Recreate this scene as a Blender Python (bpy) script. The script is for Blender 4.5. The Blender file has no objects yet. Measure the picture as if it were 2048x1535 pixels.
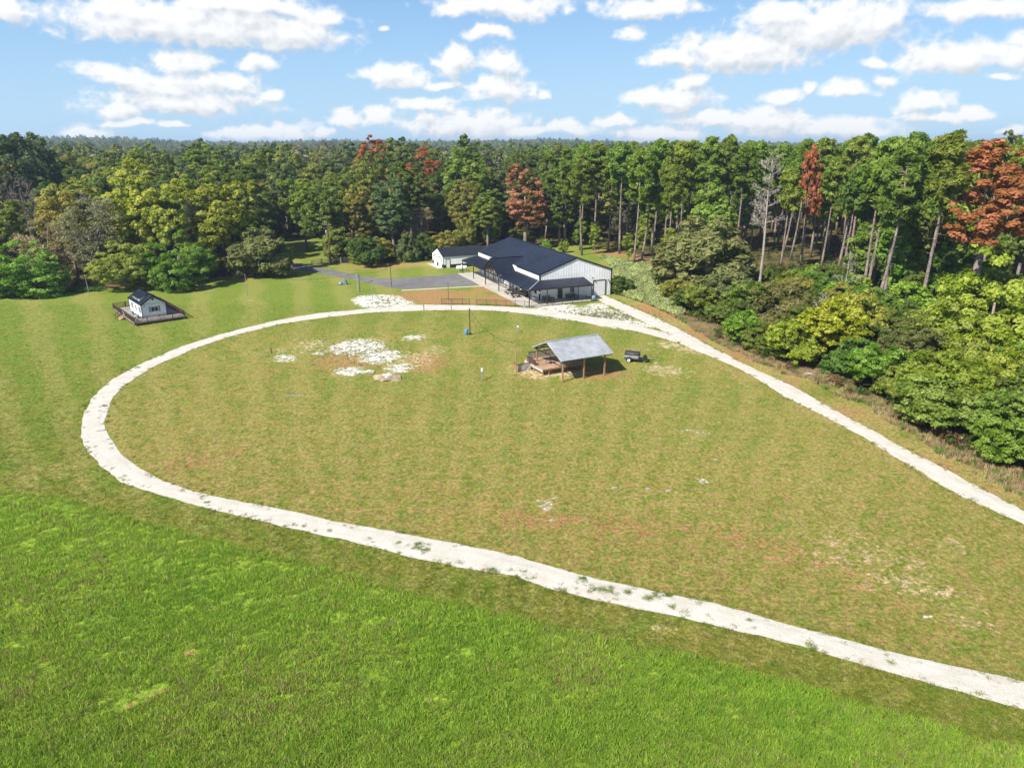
import bpy, math, random
import numpy as np
from mathutils import Vector, noise as mnoise
R = math.radians
rng = np.random.default_rng(7)
random.seed(7)
SC = bpy.context.scene
COL = SC.collection

# ------------------------------------------------------------------ camera
HC, FPX, HY = 30.0, 1384.0, 289.0
PITCH = math.atan((767.5 - HY) / FPX)
cam_d = bpy.data.cameras.new('camera')
cam_d.sensor_width = 36.0
cam_d.lens = 36.0 * FPX / 2048
cam_d.clip_end = 20000
cam_d.clip_start = 0.5
cam = bpy.data.objects.new('camera', cam_d)
COL.objects.link(cam)
cam.location = (0, 0, HC)
cam.rotation_euler = (math.pi / 2 - PITCH, 0, 0)
SC.camera = cam

# measuring helpers: where a sight line meets the ground (or a height z), used to lay the site out in metres
def G(px, py, z=0.0):
    x = (px - 1024) / FPX; y = (767.5 - py) / FPX
    d = (x, math.cos(PITCH) + y * math.sin(PITCH), -math.sin(PITCH) + y * math.cos(PITCH))
    t = (z - HC) / d[2]
    return (d[0] * t, d[1] * t)
def top(px, py, Y):
    x = (px - 1024) / FPX; y = (767.5 - py) / FPX
    d = (x, math.cos(PITCH) + y * math.sin(PITCH), -math.sin(PITCH) + y * math.cos(PITCH))
    t = Y / d[1]
    return d[0] * t, HC + d[2] * t
def azel(px, py):
    x = (px - 1024) / FPX; y = (767.5 - py) / FPX
    d = Vector((x, math.cos(PITCH) + y * math.sin(PITCH), -math.sin(PITCH) + y * math.cos(PITCH))).normalized()
    return math.atan2(d.x, d.y), math.asin(d.z)

# ------------------------------------------------------------------ node helpers
class NT:
    def __init__(s, tree): s.t = tree; s.t.nodes.clear()
    def n(s, kind, ins=None, **kw):
        nd = s.t.nodes.new(kind)
        for k, v in kw.items(): setattr(nd, k, v)
        for k, v in (ins or {}).items(): s.put(nd.inputs[k], v)
        return nd
    def put(s, sock, v):
        if hasattr(v, 'is_output'): s.t.links.new(v, sock)
        elif hasattr(v, 'outputs'): s.t.links.new(v.outputs[0], sock)
        else: sock.default_value = v
    def m(s, op, a, b=0.0, c=0.0, clamp=False):
        nd = s.t.nodes.new('ShaderNodeMath'); nd.operation = op; nd.use_clamp = clamp
        s.put(nd.inputs[0], a); s.put(nd.inputs[1], b)
        if op in ('MULTIPLY_ADD', 'SMOOTH_MIN'): s.put(nd.inputs[2], c)
        return nd.outputs[0]
    def v(s, op, a, b=(0, 0, 0)):
        nd = s.t.nodes.new('ShaderNodeVectorMath'); nd.operation = op
        s.put(nd.inputs[0], a)
        if op == 'SCALE': s.put(nd.inputs['Scale'], b)
        elif op not in ('LENGTH', 'NORMALIZE'): s.put(nd.inputs[1], b)
        return nd.outputs['Value' if op in ('LENGTH', 'DOT_PRODUCT') else 'Vector']
    def mix(s, f, a, b, blend='MIX'):
        nd = s.t.nodes.new('ShaderNodeMix'); nd.data_type = 'RGBA'; nd.blend_type = blend
        s.put(nd.inputs[0], f); s.put(nd.inputs[6], a if not isinstance(a, tuple) else (*a[:3], 1)); s.put(nd.inputs[7], b if not isinstance(b, tuple) else (*b[:3], 1))
        return nd.outputs[2]
    def noise(s, vec, scale, detail=3, rough=.55, dist=0):
        nd = s.n('ShaderNodeTexNoise', {'Vector': vec, 'Scale': scale, 'Detail': detail, 'Roughness': rough, 'Distortion': dist})
        return nd.outputs['Fac']
    def ss(s, x, a, b):
        nd = s.n('ShaderNodeMapRange', {'Value': x, 'From Min': a, 'From Max': b}, interpolation_type='SMOOTHSTEP')
        return nd.outputs['Result']

# ------------------------------------------------------------------ world: sky with fair-weather clouds
SUN_AZ, SUN_EL = R(227), R(45)
world = bpy.data.worlds.new('World'); SC.world = world; world.use_nodes = True
W = NT(world.node_tree)
sky = W.n('ShaderNodeTexSky', sky_type='NISHITA', sun_disc=False, sun_elevation=SUN_EL, sun_rotation=SUN_AZ,
          air_density=1.0, dust_density=0.6, ozone_density=1.6, altitude=100)
tc = W.n('ShaderNodeTexCoord')
sep = W.n('ShaderNodeSeparateXYZ', {0: tc.outputs['Generated']})
el = W.m('ARCSINE', sep.outputs[2])
skyb = W.mix(1.0, sky.outputs[0], (1.10, 1.12, 1.1), 'MULTIPLY')
haze_w = W.ss(el, .55, -.04)
skyh = W.mix(W.m('MULTIPLY', haze_w, .86), skyb, W.mix(W.ss(el, .24, 0.0), (1.95, 4.25, 8.0), (3.9, 6.15, 8.5)))
bg = W.n('ShaderNodeBackground', {'Color': skyh, 'Strength': 0.070})
W.t.links.new(bg.outputs[0], W.n('ShaderNodeOutputWorld').inputs[0])

# ------------------------------------------------------------------ sun, exposure
sd = bpy.data.lights.new('sun', 'SUN'); sd.energy = 5.0; sd.angle = R(0.53); sd.color = (1.0, .95, .87)
sun = bpy.data.objects.new('sun', sd); COL.objects.link(sun)
sdir = Vector((math.sin(SUN_AZ) * math.cos(SUN_EL), math.cos(SUN_AZ) * math.cos(SUN_EL), math.sin(SUN_EL)))
sun.rotation_euler = sdir.to_track_quat('Z', 'Y').to_euler()
sun.location = (-60, -60, 120)
SC.view_settings.view_transform = 'Standard'; SC.view_settings.look = 'None'
SC.view_settings.exposure = 0.80; SC.view_settings.gamma = 1.0
SC.render.engine = 'CYCLES'
SC.cycles.max_bounces = 6; SC.cycles.transparent_max_bounces = 8
SC.render.resolution_x = 1024; SC.render.resolution_y = 767

# ------------------------------------------------------------------ object helpers
def tag(o, label=None, cat=None, group=None, kind=None):
    if label: o['label'] = label
    if cat: o['category'] = cat
    if group: o['group'] = group
    if kind: o['kind'] = kind
    return o
def empty(name, loc, rz=0, label=None, cat=None, group=None):
    o = bpy.data.objects.new(name, None); COL.objects.link(o)
    o.location = loc; o.rotation_euler = (0, 0, rz); o.empty_display_size = .5
    return tag(o, label, cat, group)
def mesh_np(name, verts, faces, mats=(), smooth=False):
    me = bpy.data.meshes.new(name)
    verts = np.asarray(verts, dtype=np.float32); faces = np.asarray(faces, dtype=np.int32)
    k = faces.shape[1]
    me.vertices.add(len(verts)); me.vertices.foreach_set('co', verts.ravel())
    me.loops.add(faces.size); me.loops.foreach_set('vertex_index', faces.ravel())
    me.polygons.add(len(faces)); me.polygons.foreach_set('loop_start', np.arange(len(faces), dtype=np.int32) * k)
    if smooth: me.polygons.foreach_set('use_smooth', np.ones(len(faces), dtype=bool))
    for m in mats: me.materials.append(m)
    me.update(calc_edges=True)
    return me
def link(name, me, parent=None, loc=(0, 0, 0), rot=(0, 0, 0), kind=None):
    o = bpy.data.objects.new(name, me); COL.objects.link(o)
    o.parent = parent; o.location = loc; o.rotation_euler = rot
    if kind: o['kind'] = kind
    return o
class MB:
    def __init__(s): s.v = []; s.f = []
    def box(s, x0, x1, y0, y1, z0, z1):
        b = len(s.v)
        s.v += [(x, y, z) for z in (z0, z1) for (x, y) in ((x0, y0), (x1, y0), (x1, y1), (x0, y1))]
        s.f += [[b + i for i in q] for q in ((3, 2, 1, 0), (4, 5, 6, 7), (0, 1, 5, 4), (1, 2, 6, 5), (2, 3, 7, 6), (3, 0, 4, 7))]
        return s
    def bar(s, p0, p1, w, h, up=(0, 0, 1)):
        p0, p1 = Vector(p0), Vector(p1); d = (p1 - p0).normalized(); u = Vector(up)
        if abs(d.dot(u)) > .98: u = Vector((0, 1, 0))
        sx = d.cross(u).normalized(); sz = sx.cross(d).normalized(); b = len(s.v)
        for q in (p0, p1):
            for (a, c) in ((-1, -1), (1, -1), (1, 1), (-1, 1)): s.v.append(tuple(q + sx * a * w / 2 + sz * c * h / 2))
        s.f += [[b + i for i in q] for q in ((3, 2, 1, 0), (4, 5, 6, 7), (0, 1, 5, 4), (1, 2, 6, 5), (2, 3, 7, 6), (3, 0, 4, 7))]
        return s
    def tube(s, pts, rad, n=8, cap=True):
        pts = [Vector(q) for q in pts]
        if not hasattr(rad, '__len__'): rad = [rad] * len(pts)
        b = len(s.v)
        for i, q in enumerate(pts):
            d = (pts[min(i + 1, len(pts) - 1)] - pts[max(i - 1, 0)])
            d = d.normalized() if d.length > 1e-6 else Vector((0, 0, 1))
            u = Vector((1, 0, 0)) if abs(d.x) < .8 else Vector((0, 1, 0))
            a = d.cross(u).normalized(); c = d.cross(a)
            for k in range(n):
                t = 2 * math.pi * k / n
                s.v.append(tuple(q + (a * math.cos(t) + c * math.sin(t)) * rad[i]))
        for i in range(len(pts) - 1):
            for k in range(n):
                s.f.append([b + i * n + k, b + i * n + (k + 1) % n, b + (i + 1) * n + (k + 1) % n, b + (i + 1) * n + k])
        if cap:
            s.f.append([b + k for k in range(n)][::-1]); s.f.append([b + (len(pts) - 1) * n + k for k in range(n)])
        return s
    def prism(s, poly, ext, off=(0, 0, 0)):
        """poly: list of 3D points (a planar face); ext: vector"""
        b = len(s.v); n = len(poly); e = Vector(ext); o = Vector(off)
        s.v += [tuple(Vector(q) + o) for q in poly] + [tuple(Vector(q) + e + o) for q in poly]
        s.f.append([b + i for i in range(n)][::-1]); s.f.append([b + n + i for i in range(n)])
        for i in range(n): s.f.append([b + i, b + (i + 1) % n, b + n + (i + 1) % n, b + n + i])
        return s
    def lathe(s, prof, n=16, c=(0, 0, 0)):
        b = len(s.v)
        for (r, z) in prof:
            for k in range(n):
                t = 2 * math.pi * k / n; s.v.append((c[0] + r * math.cos(t), c[1] + r * math.sin(t), c[2] + z))
        for i in range(len(prof) - 1):
            for k in range(n): s.f.append([b + i * n + k, b + i * n + (k + 1) % n, b + (i + 1) * n + (k + 1) % n, b + (i + 1) * n + k])
        s.f.append([b + k for k in range(n)][::-1]); s.f.append([b + (len(prof) - 1) * n + k for k in range(n)])
        return s
    def mesh(s, name, m, smooth=False):
        me = bpy.data.meshes.new(name); me.from_pydata([tuple(q) for q in s.v], [], s.f)
        me.materials.append(m)
        if smooth:
            for q in me.polygons: q.use_smooth = True
        me.validate(); me.update(); return me
    def build(s, name, m, parent=None, loc=(0, 0, 0), rot=(0, 0, 0), smooth=False, kind=None, bevel=0):
        o = link(name, s.mesh(name, m, smooth), parent, loc, rot, kind)
        if bevel:
            md = o.modifiers.new('bevel', 'BEVEL'); md.width = bevel; md.segments = 2; md.limit_method = 'ANGLE'
        return o
def B(*a): return MB().box(*a)
def copy_tree(o, parent=None):
    c = o.copy(); COL.objects.link(c); c.parent = parent
    for ch in o.children: copy_tree(ch, c)
    return c

# ------------------------------------------------------------------ materials
def pbr(name, col, rough=.6, metal=0.0, vary=.12, scale=3.0, bump=0.0, bscale=None, col2=None, spec=.5):
    m = bpy.data.materials.new(name); m.use_nodes = True; t = NT(m.node_tree)
    tcn = t.n('ShaderNodeTexCoord').outputs['Object']
    nz = t.noise(tcn, scale, 5, .6)
    nb = t.noise(tcn, scale * .13, 3, .5)
    c2 = col2 or tuple(c * (1 - vary * 2.2) for c in col)
    f = t.ss(t.m('ADD', t.m('MULTIPLY', nz, .6), t.m('MULTIPLY', nb, .4)), .35, .65)
    c = t.mix(f, tuple(min(1, q * (1 + vary)) for q in col), c2)
    bs = t.n('ShaderNodeBsdfPrincipled', {'Base Color': c, 'Metallic': metal, 'Roughness': t.m('MULTIPLY_ADD', nz, .15, rough - .07), 'Specular IOR Level': spec})
    if bump:
        h = t.noise(tcn, bscale or scale * 4, 3, .6)
        t.put(bs.inputs['Normal'], t.n('ShaderNodeBump', {'Height': h, 'Strength': bump, 'Distance': .03}).outputs[0])
    t.t.links.new(bs.outputs[0], t.n('ShaderNodeOutputMaterial').inputs[0])
    return m
M = dict(
    roof=pbr('navy_roof_metal', (.024, .030, .052), .42, .35, .2, 1.2),
    roof_dark=pbr('charcoal_roof_metal', (.022, .024, .03), .5, .2, .15, 1.0),
    white=pbr('white_wall_metal', (.80, .80, .80), .5, 0, .05, .8, .05, 3),
    white_trim=pbr('white_painted_trim', (.74, .74, .73), .5, 0, .04, 2),
    black=pbr('black_trim_metal', (.018, .018, .022), .45, 0, .2, 3),
    conc=pbr('broom_finished_concrete', (.42, .39, .34), .85, 0, .10, 1.6, .3, 30),
    asphalt=pbr('weathered_asphalt', (.145, .138, .136), .9, 0, .18, .5, .5, 25, (.108, .103, .102)),
    tan_wood=pbr('treated_timber', (.36, .20, .11), .8, 0, .18, 4, .3, 20),
    grey_wood=pbr('weathered_grey_wood', (.26, .235, .21), .9, 0, .2, 5, .4, 25),
    brown_wood=pbr('brown_stained_wood', (.10, .055, .038), .7, 0, .25, 5, .3, 20),
    deck_wood=pbr('deck_boards', (.40, .25, .16), .8, 0, .15, 3, .3, 18),
    galv=pbr('galvanised_roof_metal', (.50, .52, .55), .42, .55, .10, 1.0),
    galv_fade=pbr('grey_painted_metal', (.33, .34, .35), .5, .3, .12, 2),
    glass=pbr('dark_window_glass', (.03, .035, .045), .12, 0, .1, 1, spec=.8),
    rubber=pbr('black_rubber', (.02, .02, .02), .85, 0, .2, 6),
    blue=pbr('blue_barrel_plastic', (.10, .25, .42), .45, 0, .12, 4),
    slate=pbr('grey_blue_plastic', (.19, .25, .30), .5, 0, .15, 4),
    green=pbr('green_plastic', (.045, .15, .12), .5, 0, .15, 4),
    smoker=pbr('dark_smoker_steel', (.05, .042, .048), .5, .4, .3, 3),
    steel=pbr('bright_steel', (.55, .53, .55), .3, .8, .15, 5),
    lens=pbr('white_glass_globe', (.75, .75, .72), .3, 0, .03, 3),
    rust=pbr('reddish_pole_wood', (.16, .07, .05), .85, 0, .25, 3, .3, 12),
    limestone=pbr('limestone_chunk', (.34, .30, .23), .95, 0, .2, 4, .6, 9),
    rock=pbr('pale_rock', (.45, .41, .35), .9, 0, .2, 2.5, .8, 6),
    clay=pbr('orange_clay', (.34, .26, .16), .95, 0, .2, 3, .6, 12),
    bark=pbr('grey_brown_bark', (.20, .165, .14), .95, 0, .3, 3, .6, 8),
    pinebark=pbr('pine_bark', (.235, .185, .155), .95, 0, .3, 2.5, .6, 7),
    palebark=pbr('bleached_dead_bark', (.33, .29, .25), .95, 0, .2, 3, .4, 8),
    wreath=pbr('dry_wreath_straw', (.40, .26, .09), .9, 0, .25, 9),
    cloth=pbr('dark_tarp', (.05, .055, .06), .8, 0, .2, 3),
)

def foliage_mat(name, transl=.38, up=0.0):
    m = bpy.data.materials.new(name); m.use_nodes = True; t = NT(m.node_tree)
    oi = t.n('ShaderNodeObjectInfo')
    ia = t.n('ShaderNodeAttribute', attribute_name='tint', attribute_type='INSTANCER')
    base = t.mix(ia.outputs['Alpha'], oi.outputs['Color'], ia.outputs['Color'])
    sh = t.n('ShaderNodeAttribute', attribute_name='shade', attribute_type='GEOMETRY').outputs['Fac']
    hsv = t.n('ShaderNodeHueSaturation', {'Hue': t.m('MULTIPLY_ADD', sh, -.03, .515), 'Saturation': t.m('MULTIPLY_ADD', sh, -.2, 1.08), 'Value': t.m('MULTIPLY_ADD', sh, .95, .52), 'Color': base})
    d = t.n('ShaderNodeBsdfDiffuse', {'Color': hsv.outputs[0]})
    if up:   # blades stand in a thick sward: shade them mostly like its top
        gn = t.n('ShaderNodeNewGeometry').outputs['Normal']
        t.put(d.inputs['Normal'], t.v('NORMALIZE', t.v('ADD', t.v('SCALE', gn, 1 - up), (0, 0, up))))
    tr = t.n('ShaderNodeBsdfTranslucent', {'Color': t.mix(1.0, hsv.outputs[0], (1.15, 1.1, .6), 'MULTIPLY')})
    mx = t.n('ShaderNodeMixShader', {0: transl, 1: d.outputs[0], 2: tr.outputs[0]})
    t.t.links.new(mx.outputs[0], t.n('ShaderNodeOutputMaterial').inputs[0])
    return m
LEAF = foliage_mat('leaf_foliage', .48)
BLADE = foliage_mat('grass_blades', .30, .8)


# ================================================================== clouds: one shell far outside the haze, its cover worked out per vertex
CL = [(400,55,235,42),(575,68,105,36),(300,30,110,34),(480,10,160,24),(365,128,60,26),(235,152,72,22),(450,170,76,24),(330,172,100,22),
      (370,208,150,22),(540,192,26,14),(245,222,38,16),(258,246,44,8),(165,266,54,16),(353,255,28,8),(500,270,72,16),(590,264,34,18),
      (645,270,26,9),(20,22,34,30),(515,123,34,16),(765,61,13,6),(786,152,62,24),(880,168,34,9),(910,122,34,32),(1005,132,38,24),
      (1004,182,62,24),(1092,188,15,9),(970,68,44,13),(1010,14,120,24),(850,208,54,14),(930,252,116,30),(690,244,34,20),(762,232,28,22),
      (1290,16,92,22),(1660,58,165,52),(1480,108,140,40),(1350,118,56,20),(1765,50,54,30),(1265,68,28,13),(1950,22,100,22),(1925,118,120,34),
      (2050,100,60,46),(1750,128,26,11),(1695,178,52,15),(1772,158,30,12),(1375,165,36,14),(1340,200,82,22),(1565,198,35,15),(1617,181,12,9),
      (1530,248,92,28),(1430,240,80,16),(1140,258,50,16),(1225,242,40,12),(1320,272,90,18),(1845,208,50,24),(1860,238,60,12),(1935,230,38,13),
      (1700,262,100,20),(2020,156,32,8),(2025,262,36,9),(1040,262,40,12),(640,30,50,24),(1560,30,60,26)]

def vnoise(x, y, seed):
    """smooth 2D gradient noise, vectorised"""
    r = np.random.default_rng(seed); tab = r.random((256, 256)) * 2 * np.pi
    xi = np.floor(x).astype(int); yi = np.floor(y).astype(int); xf = x - xi; yf = y - yi
    def g(ix, iy, dx, dy):
        a = tab[(xi + ix) % 256, (yi + iy) % 256]; return np.cos(a) * dx + np.sin(a) * dy
    u = xf ** 3 * (xf * (xf * 6 - 15) + 10); v = yf ** 3 * (yf * (yf * 6 - 15) + 10)
    a = g(0, 0, xf, yf) * (1 - u) + g(1, 0, xf - 1, yf) * u; b = g(0, 1, xf, yf - 1) * (1 - u) + g(1, 1, xf - 1, yf - 1) * u
    return (a * (1 - v) + b * v) * 1.5
def fbm(x, y, oct=6, seed=1, gain=.5, billow=False):
    o = 0; a = 1; f = 1; t_ = 0
    for i in range(oct):
        n_ = vnoise(x * f + 17.3 * i, y * f + 9.1 * i, seed + i)
        if billow: n_ = 1 - np.abs(n_) * 2.2 - .45
        o = o + a * n_; t_ += a; a *= gain; f *= 2.03
    return o / t_
def cloud_density(A, E):
    wx = fbm(A * 16, E * 22, 4, 50) * .018; wy = fbm(A * 16, E * 22, 4, 60) * .010
    x = A + wx; y = E + wy
    m = np.full(A.shape, -3.0)
    for (cx, cy, rx, ry) in CL:
        a0, e0 = azel(cx, cy); a1, _ = azel(cx + rx, cy); _, e1 = azel(cx, cy - ry)
        dx = (x - a0) / (a1 - a0); dy = (y - e0) / (e1 - e0); dy = np.where(dy < 0, dy * 1.25, dy)
        m = np.maximum(m, 1.38 - np.sqrt(dx * dx + dy * dy))
    gen = fbm(A * 3.2, E * 8 + 3, 3, 80) * 2.4 - .62
    away = np.clip((np.abs(A) - .68) / .2, 0, 1)
    away = np.maximum(away, np.clip((E - .245) / .08, 0, 1))
    m = m * (1 - away) + gen * away
    b = fbm(A * 26, E * 34, 5, 5, .55, True); d = fbm(A * 60, E * 75, 5, 31, .6)
    return m * 1.2 + b * .80 + d * .42
azs = np.unique(np.r_[np.arange(-math.pi, math.pi + .01, .03), np.arange(-.80, .80, .0014)])
els = np.unique(np.r_[np.arange(-.02, .262, .00135), np.arange(.27, .50, .012)])
A_, E_ = np.meshgrid(azs, els)
D0 = cloud_density(A_, E_); Du = cloud_density(A_ - .004, E_ + .008); Dm = cloud_density(A_ - .010, E_ + .022)
cov = np.clip((D0 + .20) / .98, 0, 1); cov = cov * cov * (3 - 2 * cov)
cov *= np.clip((.50 - E_) / .12, 0, 1)
cov *= np.clip((E_ + .02) / .03, 0, 1)
thick = np.clip(D0, 0, 1.4)
lit = np.clip(.74 + (D0 - Du) * .50 + (D0 - Dm) * .28 - .10 * thick, 0, 1)
RS = 9500.0
V = np.c_[(RS * np.sin(A_) * np.cos(E_)).ravel(), (RS * np.cos(A_) * np.cos(E_)).ravel(), (HC + RS * np.sin(E_)).ravel()]
na, ne = len(azs), len(els)
i0 = np.arange(ne - 1)[:, None] * na + np.arange(na - 1)[None, :]
Fq = np.stack([i0, i0 + na, i0 + na + 1, i0 + 1], -1).reshape(-1, 4)
cm = cov.reshape(-1); keep = (cm[Fq].max(1) > .004); Fq = Fq[keep]
used = np.unique(Fq); rem = np.full(len(V), -1); rem[used] = np.arange(len(used))
clm = bpy.data.materials.new('cloud_layer'); clm.use_nodes = True; t = NT(clm.node_tree)
cv = t.n('ShaderNodeAttribute', attribute_name='cover', attribute_type='GEOMETRY').outputs['Fac']
lt = t.n('ShaderNodeAttribute', attribute_name='lit', attribute_type='GEOMETRY').outputs['Fac']
em = t.n('ShaderNodeEmission', {'Color': t.mix(lt, (.78, .83, .89), (1.0, 1.0, 1.0)), 'Strength': t.m('MULTIPLY_ADD', lt, .12, .49)})
mxs = t.n('ShaderNodeMixShader', {0: t.m('MULTIPLY', cv, .95), 1: t.n('ShaderNodeBsdfTransparent').outputs[0], 2: em.outputs[0]})
t.t.links.new(mxs.outputs[0], t.n('ShaderNodeOutputMaterial').inputs[0])
clm.cycles.emission_sampling = 'NONE'
cme = mesh_np('clouds', V[used], rem[Fq], [clm], True)
for nm, arr in (('cover', cov), ('lit', lit)):
    a = cme.attributes.new(nm, 'FLOAT', 'POINT'); a.data.foreach_set('value', arr.ravel()[used].astype(np.float32))
tag(link('clouds', cme), kind='structure')

# ------------------------------------------------------------------ plan geometry (all in metres on the ground)
def GP(lst): return np.array([G(*q) for q in lst])
UP_BOT = [(2600,1490),(2300,1425),(2048,1365),(1900,1333),(1750,1295),(1600,1255),(1400,1203),(1310,1182),(1157,1148),(1005,1106),(852,1076),(700,1049),(572,1020),(460,999),(381,981),(320,959),(276,933),(241,904),(217,871),(208,845),(216,816),(223,798),(246,772),(276,751),(323,725),(393,696),(452,675),(540,652),(604,641),(660,633),(746,625),(844,621),(963,620),(1045,626),(1127,637),(1189,649),(1260,659),(1297,669),(1355,685)]
LO_BOT = [(2600,1590),(2300,1500),(2048,1418),(1900,1377),(1750,1335),(1600,1290),(1400,1243),(1233,1209),(1119,1182),(1024,1152),(929,1137),(795,1106),(700,1081),(572,1055),(476,1032),(381,1007),(297,982),(246,965),(211,939),(170,898),(163,868),(163,839),(170,822),(182,803),(197,783),(226,757),(287,725),(364,693),(430,671),(540,643),(600,632),(649,625),(746,616),(844,609),(943,610),(1025,614),(1086,618),(1168,631),(1238,640),(1287,654),(1336,666)]
DR_UP = [(1208,590),(1248,607),(1297,628),(1365,661),(1414,689),(1472,720),(1531,747),(1566,763),(1637,802),(1719,848),(1828,906),(1910,949),(2006,1000),(2048,1022),(2300,1150),(2600,1290)]
DR_LO = [(1190,596),(1209,607),(1248,625),(1297,649),(1336,666),(1355,685),(1414,710),(1472,734),(1511,755),(1566,791),(1631,823),(1705,862),(1787,911),(1869,963),(1927,993),(2048,1047),(2300,1180),(2600,1330)]
def resample(P, n):
    P = np.asarray(P); d = np.r_[0, np.cumsum(np.linalg.norm(np.diff(P, axis=0), axis=1))]
    s = np.linspace(0, d[-1], n)
    Q = np.c_[np.interp(s, d, P[:, 0]), np.interp(s, d, P[:, 1])]
    for _ in range(max(1, n // 120)):
        Q[1:-1] = (Q[:-2] + Q[1:-1] * 2 + Q[2:]) / 4
    return Q
LOOP_IN, LOOP_OUT = resample(GP(UP_BOT), 620), resample(GP(LO_BOT), 620)
DRV_A, DRV_B = resample(GP(DR_UP), 420), resample(GP(DR_LO), 420)
def pip(X, Y, poly):
    poly = np.asarray(poly); ins = np.zeros(X.shape, bool); j = len(poly) - 1
    for i in range(len(poly)):
        xi, yi = poly[i]; xj, yj = poly[j]
        c = ((yi > Y) != (yj > Y)) & (X < (xj - xi) * (Y - yi) / ((yj - yi) if yj != yi else 1e-9) + xi)
        ins ^= c; j = i
    return ins
def polydist(X, Y, poly, closed=True):
    poly = np.asarray(poly); d = np.full(X.shape, 1e9); n = len(poly)
    for i in range(n if closed else n - 1):
        a = poly[i]; b = poly[(i + 1) % n]; ab = b - a
        t = np.clip(((X - a[0]) * ab[0] + (Y - a[1]) * ab[1]) / (ab @ ab + 1e-9), 0, 1)
        d = np.minimum(d, np.hypot(X - a[0] - t * ab[0], Y - a[1] - t * ab[1]))
    return d
def soft(X, Y, poly, w):
    d = polydist(X, Y, poly); return np.clip(.5 + np.where(pip(X, Y, poly), d, -d) / (2 * w), 0, 1)
loop_poly = np.vstack([resample(GP(UP_BOT), 130), resample(GP(LO_BOT), 130)[::-1]])
drv_poly = np.vstack([resample(GP(DR_UP), 60), resample(GP(DR_LO), 60)[::-1]])
TALL = GP([(-900,1000),(-300,980),(0,984),(114,992),(229,1026),(343,1060),(533,1106),(700,1150),(852,1194),(1005,1224),(1138,1259),(1400,1316),(1600,1370),(1800,1430),(2048,1500),(2500,1620),(2500,2600),(-900,2600)])
WOOD_L = [(-500,610),(-100,592),(0,588),(100,583),(200,577),(300,572),(400,560),(480,552),(543,540)]
WOOD_M = [(620,524),(700,527),(760,528),(860,522),(950,505),(1100,488),(1130,484),(1240,500),(1340,528)]
WOOD_R = [(1345,620),(1400,650),(1445,690),(1500,708),(1560,738),(1640,753),(1700,790),(1760,803),(1800,838),(1870,873),(1930,918),(1990,950),(2048,978),(2300,1120)]
clear_gate = GP([(543,548),(540,505),(548,478),(650,476),(660,505),(650,532)])
clear_lot = GP([(-260,438),(66,440),(64,474),(-260,500)])
wl = GP(WOOD_L); wm = GP(WOOD_M); wr = GP(WOOD_R)
woodpoly_l = np.vstack([wl, wm, [[70, 4200], [-4200, 4200], [-1200, 120]]])
woodpoly_r = np.vstack([[wm[-1]], GP([(1342, 575)]), wr, [[140, 20], [4200, 60], [4200, 4200], [70, 4200]]])

def gz(X, Y):
    d = np.hypot(X, Y)
    s = np.clip((d - 700) / 1700, 0, 1); s = s * s * (3 - 2 * s)
    a = np.arctan2(X, Y)
    h = 20 - 9 * np.clip((a + .25) / .5, 0, 1) + 5 * np.sin(a * 9 + 1.1) + 3 * np.sin(a * 23 + .4) + 2.0 * np.sin(X / 160.) * np.cos(Y / 210.)
    return s * h * .85
def gz1(x, y): return float(gz(np.array([x]), np.array([y]))[0])

# ------------------------------------------------------------------ ground: one sheet to the horizon
def axis(lo, hi, st, far, k):
    mid = np.arange(lo, hi + st, st)
    def grow(s, e):
        out = []; x = s; h = st
        while abs(x) < far: h *= k; x += h * e; out.append(x)
        return out
    return np.r_[grow(lo, -1)[::-1], mid, grow(hi, 1)]
ax = axis(-112, 84, .55, 5200, 1.09); ay = axis(18, 205, .55, 5200, 1.09)
ay = ay[ay > -700]
GX, GY = np.meshgrid(ax, ay); nx, ny = len(ax), len(ay)
GZ = gz(GX, GY)
def blob(px, py, rx, ry, X=None, Y=None, hard=1.0):
    X = GX if X is None else X; Y = GY if Y is None else Y
    c = G(px, py); a = abs(G(px + rx, py)[0] - c[0]); b = abs(G(px, py - ry)[1] - G(px, py + ry)[1]) / 2
    t = math.atan2(c[0], c[1]); u = (X - c[0]) * math.cos(t) - (Y - c[1]) * math.sin(t); v = (X - c[0]) * math.sin(t) + (Y - c[1]) * math.cos(t)
    return np.clip((1.25 - np.sqrt((u / a) ** 2 + (v / b) ** 2)) * hard, 0, 1)
def mx(*a):
    o = a[0]
    for q in a[1:]: o = np.maximum(o, q)
    return o
WHITE_B = [(730,702,140,46,.46),(1190,628,140,20,.55),(760,602,52,14,1.5),(735,598,34,9,1.2),(800,608,40,10,.8),(715,693,72,20,1.1),(760,712,66,20,.95),(800,735,46,15,.8),(700,742,50,14,.85),(570,716,40,14,.72),(830,675,42,9,.75),(640,705,30,12,.6),
           (1170,628,110,15,1.1),(1120,618,60,8,1.0),(1250,648,80,13,1.1),(1110,612,80,6,.8),(1195,612,30,8,.8),(1225,640,50,14,.9),(1090,1008,26,16,.62),(1405,962,20,10,.6),(1390,863,60,7,.55),(1340,948,20,6,.5),(1860,1235,26,9,.7),(1235,935,60,10,.42),(1450,1020,30,8,.4)]
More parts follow.
